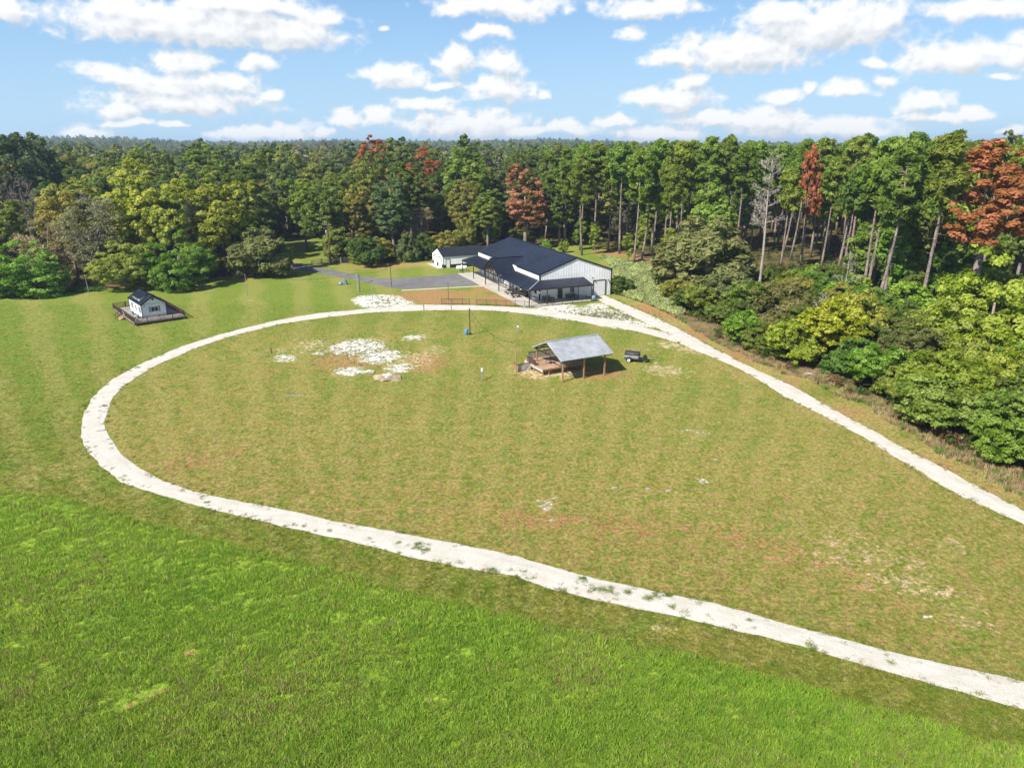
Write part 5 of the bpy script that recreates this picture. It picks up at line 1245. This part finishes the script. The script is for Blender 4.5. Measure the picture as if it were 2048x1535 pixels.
# ---- pines whose trunks can be told apart: (trunk foot pixel, crown top pixel row)
PINES = [(1674,548,268),(1683,556,330),(1726,590,285),(1731,592,262),(1751,618,275),(1767,612,300),(1839,622,270),(1901,552,285),(1872,530,300),(1828,512,280),(1604,508,300),(1654,510,292),(1547,496,285),(1267,530,300),(1283,522,290),(1326,529,312),(1334,534,330),(1239,507,290),
         (1187,500,285),(1164,510,300),(1304,512,282),(1130,492,292),(1160,500,290),(1216,502,300),(1360,512,275),(1400,515,278),(1440,505,272),(1470,515,290),(1500,500,282),(1580,520,278),(1620,515,270),(1700,520,262),(1790,540,268),(1960,550,290),(1935,540,272),(2040,560,280),(1560,540,330),(1640,545,310),(1250,495,285),(1090,482,296)]
gp_ = 'tall green pines with bare trunks behind and right of the metal building'
for i, (a, b, tpy) in enumerate(PINES):
    x, y = G(a, b); 
    # height from the row where its top is seen
    lo, hi = 5., 45.
    for _ in range(40):
        m_ = (lo + hi) / 2; yy = y * math.cos(PITCH) - (m_ - HC) * math.sin(PITCH); vv = y * math.sin(PITCH) + (m_ - HC) * math.cos(PITCH)
        if 767.5 - FPX * vv / yy > tpy: lo = m_
        else: hi = m_
    lo = min(lo, 36)
    keep_out(x, y, 3.5)
    plant('pine', x, y, lo * random.uniform(.95, 1.0), random.uniform(.9, 1.1), 'pine' if i % 3 else 'pine2', where('tall bare trunked pine in the front ranks', x, y), gp_)
for (px, py, foot) in ((1192, 445, 508), (1258, 470, 525), (1340, 460, 540), (1160, 440, 500), (1290, 440, 515)):
    spec('young_pine', px, py, foot, 1.0, 'pine2', 'small young pine at the front of the pine stand behind the gable wall', 4, group='young pines in front of the pine stand')
spec('oak', 1430, 375, 535, .9, (.120, .175, .024), 'light green tree in front of the pines above the feathery cedars', 6, var=0)
# ---- the woods, filled tree by tree
CW = dict(dark='dark green', mid='mid green', olive='olive', lime='lime green', blue='blue green', bright='bright green', amber='amber green', pine='mid green', pine2='yellowish green')
def colour_word(lb, c, x, y):
    if 'greyish' not in lb:
        w_ = CW.get(c, 'deep green') if isinstance(c, str) else 'deep green'
        lb = lb.replace('dark broadleaf', 'broadleaf')
        lb = lb.replace(' green ', ' ' + w_ + ' ') if ' green ' in lb else (lb.replace('green ', w_ + ' ', 1) if lb.startswith('green ') else w_ + ' ' + lb)
    s_ = where(lb, x, y)
    return s_ if len(s_.split()) <= 16 else s_.rsplit(',', 1)[0]
def in_any(x, y, polys):
    X = np.array([x]); Y = np.array([y]); return any(pip(X, Y, q)[0] for q in polys)
def fill(n, box, inside, kinds, hs, ws, label, group, dmin, tries=6000, cols=None, jit=None):
    c = 0
    for _ in range(tries):
        if c >= n: break
        x, y = random.uniform(box[0], box[1]), random.uniform(box[2], box[3])
        if not inside(x, y) or not free(x, y, dmin): continue
        k = random.choice(kinds); keep_out(x, y, dmin); c += 1
        lb = label.get(k) if isinstance(label, dict) else label; gg = group.get(k) if isinstance(group, dict) else group
        hh_ = random.uniform(*hs[k]) * (1.0 if k not in ('oak', 'tall_oak') or x > 20 else 1 + .22 * min(1, max(0, (math.hypot(x, y) - 185) / 60)))
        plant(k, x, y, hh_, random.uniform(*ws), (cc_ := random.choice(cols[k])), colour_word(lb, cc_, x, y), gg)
    return c
edgeL = np.vstack([wl, wm]); notclear = lambda x, y: not in_any(x, y, [clear_gate, clear_lot])
def dE(x, y, P): return float(polydist(np.array([x]), np.array([y]), P, False)[0])
in_view = lambda x, y, m=10: abs(x) < y * .80 + m
inL = lambda x, y: in_any(x, y, [woodpoly_l]) and notclear(x, y) and in_view(x, y)
gate_ray = lambda x, y: abs(x + 60.5 * (y / 195.)) < 5.5 and y < 235
# front hedge of the left woods
n1_ = fill(60, (-170, 5, 120, 240), lambda x, y: inL(x, y) and 1.5 < dE(x, y, edgeL) < 8 and not gate_ray(x, y) and not (-22 < x < 12 and y < 196), ['bush', 'bigleaf', 'bush', 'cedar'], dict(bush=(4, 8), bigleaf=(5, 9), cedar=(6, 10)), (1.0, 1.35),
     dict(bush='green bush at the front of the left woods', bigleaf='leafy shrub at the front of the left woods', cedar='small cedar at the front of the left woods'),
     dict(bush='bushes along the front edge of the left woods', bigleaf='broad leaved shrubs along the front edge of the left woods', cedar='small cedars along the front edge of the left woods'), 5.0,
     cols=dict(bush=['dark', 'mid', 'olive', 'mid'], bigleaf=['dark', 'mid', 'bright'], cedar=['olive', 'blue', 'mid']))
n2_ = fill(300, (-290, 60, 125, 320), lambda x, y: inL(x, y) and dE(x, y, edgeL) > 7 and not gate_ray(x, y) and not (x < -.72 * y + 6 and y < 215 and random.random() < .5), ['oak', 'oak', 'oak', 'tall_oak', 'tall_oak', 'wispy'], dict(oak=(13, 20), tall_oak=(17, 24), wispy=(12, 17)), (.9, 1.25),
     dict(oak='rounded green tree in the woods', tall_oak='taller green tree in the woods', wispy='sparse greyish tree in the woods'),
     dict(oak='rounded trees in the dense woods behind the lawn', tall_oak='taller trees in the dense woods behind the lawn', wispy='sparse greyish trees in the dense woods behind the lawn'), 8.6, 14000,
     cols=dict(oak=['dark', 'dark', 'mid', 'mid', 'olive', 'blue', 'olive', 'amber'], tall_oak=['dark', 'mid', 'blue', 'olive', 'mid'], wispy=['grey', 'olive', 'grey']))
# right: pines
inR = lambda x, y: in_any(x, y, [woodpoly_r]) and in_view(x, y)
pine_front = GP([(1130, 486), (1240, 502), (1345, 530), (1400, 522), (1500, 508), (1600, 516), (1660, 555), (1740, 600), (1850, 612), (1960, 585), (2100, 600), (2400, 640)])
pine_zone = np.vstack([pine_front, [[260, 90], [400, 420], [10, 420], [8, 225]]])
n3_ = fill(300, (5, 290, 90, 330), lambda x, y: in_any(x, y, [pine_zone]) and in_view(x, y) and dE(x, y, pine_front) > 2.5 and (dE(x, y, pine_front) > 9 or random.random() < .5), ['pine', 'pine', 'tall_oak'], dict(pine=(24, 31), tall_oak=(14, 24)), (.9, 1.15),
     dict(pine='tall green pine of the pine stand', tall_oak='dark broadleaf tree under the pines'),
     dict(pine=gp_, tall_oak='broadleaf trees under the tall pines'), 5.4, 12000, cols=dict(pine=['pine', 'pine2', 'pine'], tall_oak=['mid', 'bright', 'bright', 'lime', 'mid']))
# undergrowth and bushes on the right
right_edge = wr
n4_ = fill(125, (22, 150, 36, 150), lambda x, y: inR(x, y) and not in_any(x, y, [pine_zone]) and dE(x, y, right_edge) > 1.6, ['bush', 'bush', 'cedar', 'bigleaf'], dict(bush=(3.6, 6.8), bigleaf=(4.5, 7.5), cedar=(5, 8.0)), (1.05, 1.35),
     dict(bush='green bush in the drive side thicket', bigleaf='leafy shrub in the drive thicket', cedar='feathery cedar in the drive side thicket'),
     dict(bush='bushes in the thicket right of the gravel drive', bigleaf='broad leaved shrubs in the thicket right of the gravel drive', cedar='cedars in the thicket right of the gravel drive'), 3.7, 8000,
     cols=dict(bush=['mid', 'dark', 'mid', 'olive', 'bright', (.075, .125, .022)], bigleaf=['mid', 'bright', 'lime', 'bright', (.085, .14, .022)], cedar=['olive', 'mid', 'dark']))
n5_ = fill(75, (30, 150, 90, 175), lambda x, y: in_any(x, y, [pine_zone]) and in_view(x, y) and dE(x, y, pine_front) < 30 and x > 34, ['young_pine', 'bush'], dict(young_pine=(7, 14), bush=(3, 5.5)), (.9, 1.2),
     dict(young_pine='young pine under the tall pines', bush='shrub under the tall pines'),
     dict(young_pine='young pines under the tall pines', bush='shrubs under the tall pines'), 4.0, 3000, cols=dict(young_pine=['pine', 'pine2', 'bright'], bush=['mid', 'dark', 'bright']))
print('trees', NTREE, n1_, n2_, n3_, n4_, n5_)

# ---- scattering of what nobody could count: points made here, instanced by a small node group
def scatter(name, P, size, rot, tint, meshes, m_label=None, tilt=None):
    n = len(P); me = bpy.data.meshes.new(name); me.vertices.add(n); me.vertices.foreach_set('co', P.astype(np.float32).ravel())
    for nm, arr in (('size', size), ('spin', rot)):
        a = me.attributes.new(nm, 'FLOAT', 'POINT'); a.data.foreach_set('value', arr.astype(np.float32))
    a = me.attributes.new('pick', 'INT', 'POINT'); a.data.foreach_set('value', rng.integers(0, len(meshes), n).astype(np.int32))
    a = me.attributes.new('tint', 'FLOAT_COLOR', 'POINT'); a.data.foreach_set('color', np.c_[tint, np.ones(n)].astype(np.float32).ravel())
    o = link(name, me, kind='stuff')
    ng = bpy.data.node_groups.new('scatter_' + name, 'GeometryNodeTree')
    ng.interface.new_socket('Geometry', in_out='INPUT', socket_type='NodeSocketGeometry'); ng.interface.new_socket('Geometry', in_out='OUTPUT', socket_type='NodeSocketGeometry')
    N_ = ng.nodes; gi_ = N_.new('NodeGroupInput'); go_ = N_.new('NodeGroupOutput')
    ins = N_.new('GeometryNodeInstanceOnPoints'); gtos = N_.new('GeometryNodeGeometryToInstance')
    for mm in meshes:
        so = bpy.data.objects.new(name + '_source', mm)
        oi = N_.new('GeometryNodeObjectInfo'); oi.inputs['Object'].default_value = so; ng.links.new(oi.outputs['Geometry'], gtos.inputs[0])
    def attr(nm, ty):
        q = N_.new('GeometryNodeInputNamedAttribute'); q.data_type = ty; q.inputs['Name'].default_value = nm; return q.outputs['Attribute']
    ng.links.new(gi_.outputs[0], ins.inputs['Points']); ng.links.new(gtos.outputs[0], ins.inputs['Instance']); ins.inputs['Pick Instance'].default_value = True
    ng.links.new(attr('pick', 'INT'), ins.inputs['Instance Index']); ng.links.new(attr('size', 'FLOAT'), ins.inputs['Scale'])
    cx = N_.new('ShaderNodeCombineXYZ'); ng.links.new(attr('spin', 'FLOAT'), cx.inputs[2]); ng.links.new(cx.outputs[0], ins.inputs['Rotation'])
    ng.links.new(ins.outputs[0], go_.inputs[0])
    md = o.modifiers.new('scatter', 'NODES'); md.node_group = ng
    return o
# the woods beyond the trees one can tell apart
def wood_points(d0, d1, sp, amax=.80):
    n = int(amax * (d1 ** 2 - d0 ** 2) / (sp * sp) * 1.0); d = np.sqrt(rng.uniform(d0 ** 2, d1 ** 2, n)); a = rng.uniform(-amax, amax, n)
    # jittered, thinned to an even spacing on a coarse grid
    x, y = d * np.sin(a), d * np.cos(a); key = np.round(x / (sp * .9)).astype(int) * 100003 + np.round(y / (sp * .9)).astype(int)
    _, idx = np.unique(key, return_index=True); return x[idx], y[idx]
xs, ys, ss_ = [], [], []
for d0, d1, sp, sc in ((150, 420, 9.0, 1.32), (420, 1000, 12.0, 1.28), (1000, 1900, 15, 1.15), (1900, 3300, 20, 1.3)):
    x, y = wood_points(d0, d1, sp); k = pip(x, y, woodpoly_l) | pip(x, y, woodpoly_r); k |= (np.hypot(x, y) > 330)
    k &= ~(pip(x, y, clear_gate) | pip(x, y, clear_lot))
    x, y = x[k], y[k]
    if d0 == 150:
        T_ = np.array(TAKEN); ok = np.ones(len(x), bool)
        for a, b, c in T_: ok &= (x - a) ** 2 + (y - b) ** 2 > (c * .5 + 4.2) ** 2
        ok &= (y > 200) | (x > 60) ; ok &= ~(pip(x, y, pine_zone) & (np.hypot(x, y) < 290)); ok &= (np.hypot(x, y) > 215)
        x, y = x[ok], y[ok]
    xs.append(x); ys.append(y); ss_.append(np.full(len(x), sc))
x, y, s = np.concatenate(xs), np.concatenate(ys), np.concatenate(ss_)
dd_ = np.hypot(x, y)
# a few distant clearings
fm = fbm(x / 260, y / 420, 3, 200); k = ~((dd_ > 900) & (fm > .30)); x, y, s, dd_ = x[k], y[k], s[k], dd_[k]
n = len(x)
size = s * rng.uniform(.85, 1.2, n) * (1 + .25 * np.clip(fbm(x / 60, y / 60, 3, 220), -1, 1)) * 1.02
z = gz(x, y)
pal = np.array([COLS[k] for k in ('dark', 'mid', 'blue', 'olive', 'dark', 'mid', 'pine', 'blue', 'olive', 'amber', 'grey', 'dark')])
tint = pal[rng.integers(0, len(pal), n)] * 1.22 * rng.uniform(.8, 1.25, n)[:, None]
scatter('far_woods', np.c_[x, y, z], size, rng.uniform(0, 6.28, n), tint, FAR)
print('far woods', n)

# ---- grass and weeds
def tuft(seed, n, h, spread, w, lean=.5):
    r = np.random.default_rng(seed); vs, fs, sh = [], [], []
    for i in range(n):
        a = r.random() * 6.283; q = spread * math.sqrt(r.random()); x, y = q * math.cos(a), q * math.sin(a); b = r.random() * 6.283; hh = h * r.uniform(.55, 1.15); l = lean * hh * r.random(); c = r.random() * 6.283
        dx, dy = math.cos(b) * w / 2, math.sin(b) * w / 2; k = len(vs)
        vs += [(x - dx, y - dy, -.02), (x + dx, y + dy, -.02), (x + l * math.cos(c), y + l * math.sin(c), hh)]; fs.append((k, k + 1, k + 2)); sh += [float(np.clip(r.normal(.45, .2), 0, 1))] * 3
    me = mesh_np('grass_tuft', vs, fs, [BLADE]); a = me.attributes.new('shade', 'FLOAT', 'POINT'); a.data.foreach_set('value', np.array(sh, dtype=np.float32)); return me
def view_points(n, y0, y1, m=.80, pw=1.6):
    """more points close to where the field is seen large"""
    u = rng.random(n); y = (y0 ** (1 - pw) + u * (y1 ** (1 - pw) - y0 ** (1 - pw))) ** (1 / (1 - pw)) if pw != 1 else y0 * (y1 / y0) ** u
    x = rng.uniform(-1, 1, n) * (y * m + 12); return x, y
tallm = [tuft(300 + i, 16, .25, .24, .034, 1.2) for i in range(3)]
def tall_edge_ok(x, y): return pip(x, y, TALL) & (np.abs(x) < 62)
x, y = view_points(170000, 17.5, 58, .86, 1.2); k = tall_edge_ok(x, y); x, y = x[k], y[k]
nz1 = fbm(x / 2.2, y / 2.2, 4, 300); nz2 = fbm(x / .55, y / .55, 3, 320)
k = rng.random(len(x)) < np.clip(.95 + nz1 * .9, .25, 1)
bare_ = np.zeros(len(x), bool)
for (a, b, c, d) in ((380, 1307, 16, 10), (270, 1400, 50, 16), (560, 1395, 30, 8), (1960, 1480, 30, 8), (310, 1380, 30, 12)):
    bare_ |= (blob(a, b, c, d, x, y) > .25) & (rng.random(len(x)) < .85)
k &= ~bare_; x, y, nz1, nz2 = x[k], y[k], nz1[k], nz2[k]; n = len(x)
cA, cB, cC = np.array([.250, .460, .036]), np.array([.450, .570, .070]), np.array([.150, .270, .034]); cD = np.array([.30, .26, .11])
nz3 = fbm(x / 9, y / 9, 3, 340); f1 = np.clip(.5 + nz1 * 1.1, 0, 1)[:, None]; f2 = np.clip(.5 + nz2 * 1.0 + nz3 * .6, 0, 1)[:, None]
tint = (cC * (1 - f1) + cA * f1) * (1 - f2 * .6) + cB * f2 * .6
dm_ = rng.random(n) < np.clip(.09 + nz3 * .35 + nz1 * .15, .02, .5); tint[dm_] = cD * rng.uniform(.8, 1.2, (dm_.sum(), 1))
scatter('tall_grass', np.c_[x, y, np.zeros(n)], rng.uniform(.65, 1.25, n) * (1 + nz1 * .5), rng.uniform(0, 6.28, n), tint, tallm)
print('tall grass', n)
# mown grass: short tufts that break the surface of the near field
shortm = [tuft(400 + i, 16, .085, .26, .030, 1.2) for i in range(3)]
x, y = view_points(360000, 22, 135, .86, 1.35)
def sample(arr, x, y):
    i = np.clip(np.searchsorted(ax, x), 1, len(ax) - 1); j = np.clip(np.searchsorted(ay, y), 1, len(ay) - 1); return arr[j, i]
k = ~pip(x, y, loop_poly) & ~pip(x, y, drv_poly) & ~(pip(x, y, woodpoly_r) | pip(x, y, woodpoly_l)) & (sample(tall, x, y) < .6)
k &= rng.random(len(x)) > np.clip(sample(white, x, y) * 1.6, 0, .97); k &= rng.random(len(x)) > np.clip(sample(red, x, y) * .8, 0, .9); k &= rng.random(len(x)) > np.clip(sample(sand, x, y) * 1.0, 0, .85); k &= rng.random(len(x)) > np.clip(sample(dry, x, y) * .55, 0, .8)
c_, s_ = math.cos(-BA), math.sin(-BA); lx = (x - BLOC[0]) * c_ - (y - BLOC[1]) * s_; ly = (x - BLOC[0]) * s_ + (y - BLOC[1]) * c_; k &= ~((lx > -5.5) & (lx < Wd) & (ly > -4.5) & (ly < Ln))
x, y = x[k], y[k]; n = len(x)
nz1 = fbm(x / 9, y / 9, 4, 400); nz2 = fbm(x / 1.6, y / 1.6, 4, 420); nz3 = fbm(x / .5, y / .5, 2, 440)
gA_, gB_, gC_ = np.array([.155, .215, .020]), np.array([.235, .230, .038]), np.array([.100, .205, .016])
f1 = np.clip(.5 + nz1 * 1.2, 0, 1)[:, None]; f2 = np.clip(.5 + nz2 * 1.4, 0, 1)[:, None]
out_ = sample(outer, x, y)[:, None] * .5; tint = gA_ * (1 - f1) + gB_ * f1; tint = tint * (1 - out_) + np.array([.150, .225, .022]) * out_; tint = tint * (1 - f2 * .72) + gC_ * f2 * .72; an_ = np.sin(np.arctan2(x + 4, y - 8) * 95 + fbm(x / 30, y / 30, 3, 460) * 2.2); sg_ = (np.clip(an_ + .2, 0, 1) * .38 * sample(inl.astype(float), x, y))[:, None]; tint = tint * (1 - sg_) + np.array([.31, .27, .075]) * sg_; dm_ = rng.random(n) < np.clip(.12 + nz2 * .4 + sample(dry, x, y) * .22, .02, .7); tint[dm_] = (.34, .27, .095)
dens = np.clip(.75 + nz3 * 1.0, .15, 1); k = rng.random(n) < dens
scatter('mown_grass', np.c_[x, y, np.zeros(n)][k], rng.uniform(.6, 1.3, n)[k], rng.uniform(0, 6.28, n)[k], tint[k], shortm)
print('mown grass', k.sum())
# weeds on and along the gravel, dry weeds along the right bushes, pale weeds behind the building
weedm = [tuft(500 + i, 40, .13, .20, .045, 1.5) for i in range(3)]
pts, sz, tn = [], [], []
for E_, n, sd_ in ((LOOP_OUT, 800, .42), (LOOP_IN, 500, .32), (DRV_A, 300, .25), (DRV_B, 300, .25)):
    i = rng.integers(0, len(E_), n); q = E_[i] + rng.normal(0, sd_, (n, 2)); cl = fbm(q[:, 0] / 3, q[:, 1] / 3, 3, 500); k = (cl > -.02); q = q[k]
    pts.append(q); sz.append(rng.uniform(.35, 1.1, len(q))); tn.append(np.where(rng.random((len(q), 1)) < .6, np.array([[.19, .25, .05]]), np.array([[.34, .28, .13]])))
for (px, py, r_, m_) in ((1165, 1160, .35, 14), (1190, 1178, .5, 14), (1216, 1180, .5, 22), (1130, 1182, .4, 8), (1255, 1185, .25, 8), (1296, 1196, .3, 14), (1312, 1193, .25, 9), (1335, 1190, .3, 12), (1345, 1215, .2, 5), (1255, 1184, .15, 4), (835, 1092, .5, 22), (850, 1100, .3, 10), (800, 1085, .2, 6), (985, 1140, .3, 14), (1035, 1155, .6, 12), (415, 1005, .25, 6), (410, 994, .3, 6), (610, 1052, .15, 4), (208, 812, .3, 8), (660, 1061, .15, 3), (1368, 1228, .3, 5), (276, 735, .3, 6), (1050, 1143, .1, 3), (1500, 1240, .2, 4), (1620, 1290, .3, 6), (1780, 1325, .3, 5)):
    c0 = np.array(G(px, py)); q = c0 + rng.normal(0, r_ * .6, (m_ * 2, 2)); pts.append(q); sz.append(rng.uniform(.35, 1.0, len(q))); tn.append(np.tile([[.19, .26, .045]], (len(q), 1)))
for (px, py, rx, ry, nn_) in ((1200, 632, 110, 14, 1300), (770, 603, 45, 12, 160), (715, 700, 120, 36, 420)):
    u, v = rng.normal(0, .5, (2, nn_)); c0 = G(px, py); a = abs(G(px + rx, py)[0] - c0[0]); b = abs(G(px, py - ry)[1] - G(px, py + ry)[1]) / 2
    q = np.c_[c0[0] + u * a, c0[1] + v * b]; k = ~(pip(q[:, 0], q[:, 1], loop_poly) | pip(q[:, 0], q[:, 1], drv_poly)); lx = (q[:, 0] - BLOC[0]) * c_ - (q[:, 1] - BLOC[1]) * s_; ly = (q[:, 0] - BLOC[0]) * s_ + (q[:, 1] - BLOC[1]) * c_; k &= ~((lx > -5.6) & (ly > -4.6)); q = q[k]
    pts.append(q); sz.append(rng.uniform(.35, 1.0, len(q))); tn.append(np.tile([[.28, .28, .10]], (len(q), 1)))
q = np.vstack(pts); scatter('gravel_weeds', np.c_[q, np.full(len(q), .02)], np.concatenate(sz), rng.uniform(0, 6.28, len(q)), np.vstack(tn), weedm)
drym = [tuft(600 + i, 40, .52, .35, .045, .8) for i in range(3)]
n = 3800; i = rng.integers(int(len(wr) * 0), 1000, n); Wr = resample(wr, 1000); Q = Wr[i]; tang = np.gradient(Wr, axis=0)[i]; tang /= np.linalg.norm(tang, axis=1)[:, None]; nrm = np.c_[-tang[:, 1], tang[:, 0]]
off = rng.uniform(-2.6, 2.0, n); q = Q - nrm * off[:, None] * 1.0; k = (fbm(q[:, 0] / 4, q[:, 1] / 4, 3, 610) > -.18) & (polydist(q[:, 0], q[:, 1], resample(GP(DR_UP), 60), False) > 2.0); q = q[k]; n = len(q)
tint = np.where(rng.random((n, 1)) < .42, np.array([[.34, .22, .13]]), np.where(rng.random((n, 1)) < .5, np.array([[.42, .33, .18]]), np.array([[.12, .19, .04]]))) * rng.uniform(.8, 1.2, (n, 1)) * 1.35
scatter('dry_weeds', np.c_[q, np.zeros(n)], rng.uniform(.5, 1.2, n), rng.uniform(0, 6.28, n), tint, drym)
# pale green weed meadow behind the right corner of the building
wm_poly = GP([(1232, 588), (1222, 560), (1226, 535), (1200, 515), (1262, 528), (1340, 545), (1375, 575), (1360, 640), (1300, 610)])
xx, yy_ = rng.uniform(wm_poly[:, 0].min(), wm_poly[:, 0].max(), 30000), rng.uniform(wm_poly[:, 1].min(), wm_poly[:, 1].max(), 30000); k = pip(xx, yy_, wm_poly)
lx = (xx - BLOC[0]) * c_ - (yy_ - BLOC[1]) * s_; k &= ~((lx < Wd + 1.2)); xx, yy_ = xx[k], yy_[k]; n = len(xx)
shrm = [foliage_mesh('weed_plant', clumps(np.random.default_rng(700 + i), [np.array([0, 0, .35])], [.42], 46, .075, [np.array([0, 0, 1.])], .9, 1.3, .8)) for i in range(3)]
hgt_ = 1 + fbm(xx / 3, yy_ / 3, 3, 710) * 1.2
tint = np.array([[.36, .43, .17]]) * (1 + .35 * fbm(xx / 5, yy_ / 5, 3, 720))[:, None] * rng.uniform(.85, 1.15, (n, 1)); k = rng.random(n) < .12; tint[k] = (.42, .40, .28)
scatter('weed_meadow', np.c_[xx, yy_, np.zeros(n)], rng.uniform(.7, 1.5, n) * np.clip(hgt_, .5, 2), rng.uniform(0, 6.28, n), tint, shrm)
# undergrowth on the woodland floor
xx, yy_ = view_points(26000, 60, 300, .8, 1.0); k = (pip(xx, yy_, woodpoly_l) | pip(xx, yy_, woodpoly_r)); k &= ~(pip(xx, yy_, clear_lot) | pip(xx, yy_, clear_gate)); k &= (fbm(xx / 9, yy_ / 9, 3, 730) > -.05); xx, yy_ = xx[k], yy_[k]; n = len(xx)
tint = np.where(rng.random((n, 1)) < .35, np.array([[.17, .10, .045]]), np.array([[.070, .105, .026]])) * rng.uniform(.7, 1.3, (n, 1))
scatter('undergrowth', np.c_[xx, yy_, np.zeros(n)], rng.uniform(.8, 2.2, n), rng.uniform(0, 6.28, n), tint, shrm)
# low bright plants along the foot of the far left woods
q = Wr = resample(GP([(-60, 596), (60, 590), (130, 583), (200, 579)]), 400); i = rng.integers(0, 400, 900); q = q[i] + np.c_[rng.normal(0, 1, 900), rng.normal(-1.0, .8, 900)]
scatter('low_plants', np.c_[q, np.zeros(900)], rng.uniform(.6, 1.3, 900), rng.uniform(0, 6.28, 900), np.array([[.075, .17, .035]]) * rng.uniform(.7, 1.4, (900, 1)), shrm)

# ================================================================== haze: the air between the camera and the far hills
hz = MB().box(-5100, 5100, -600, 5100, -1.5, 58)
hm = bpy.data.materials.new('haze'); hm.use_nodes = True; t = NT(hm.node_tree)
pvn = t.n('ShaderNodeVolumePrincipled', {'Color': (.62, .78, 1.0, 1), 'Density': .00018, 'Anisotropy': .2})
t.t.links.new(pvn.outputs[0], t.n('ShaderNodeOutputMaterial').inputs['Volume'])
HAZE = hz.build('haze', hm, kind='stuff')
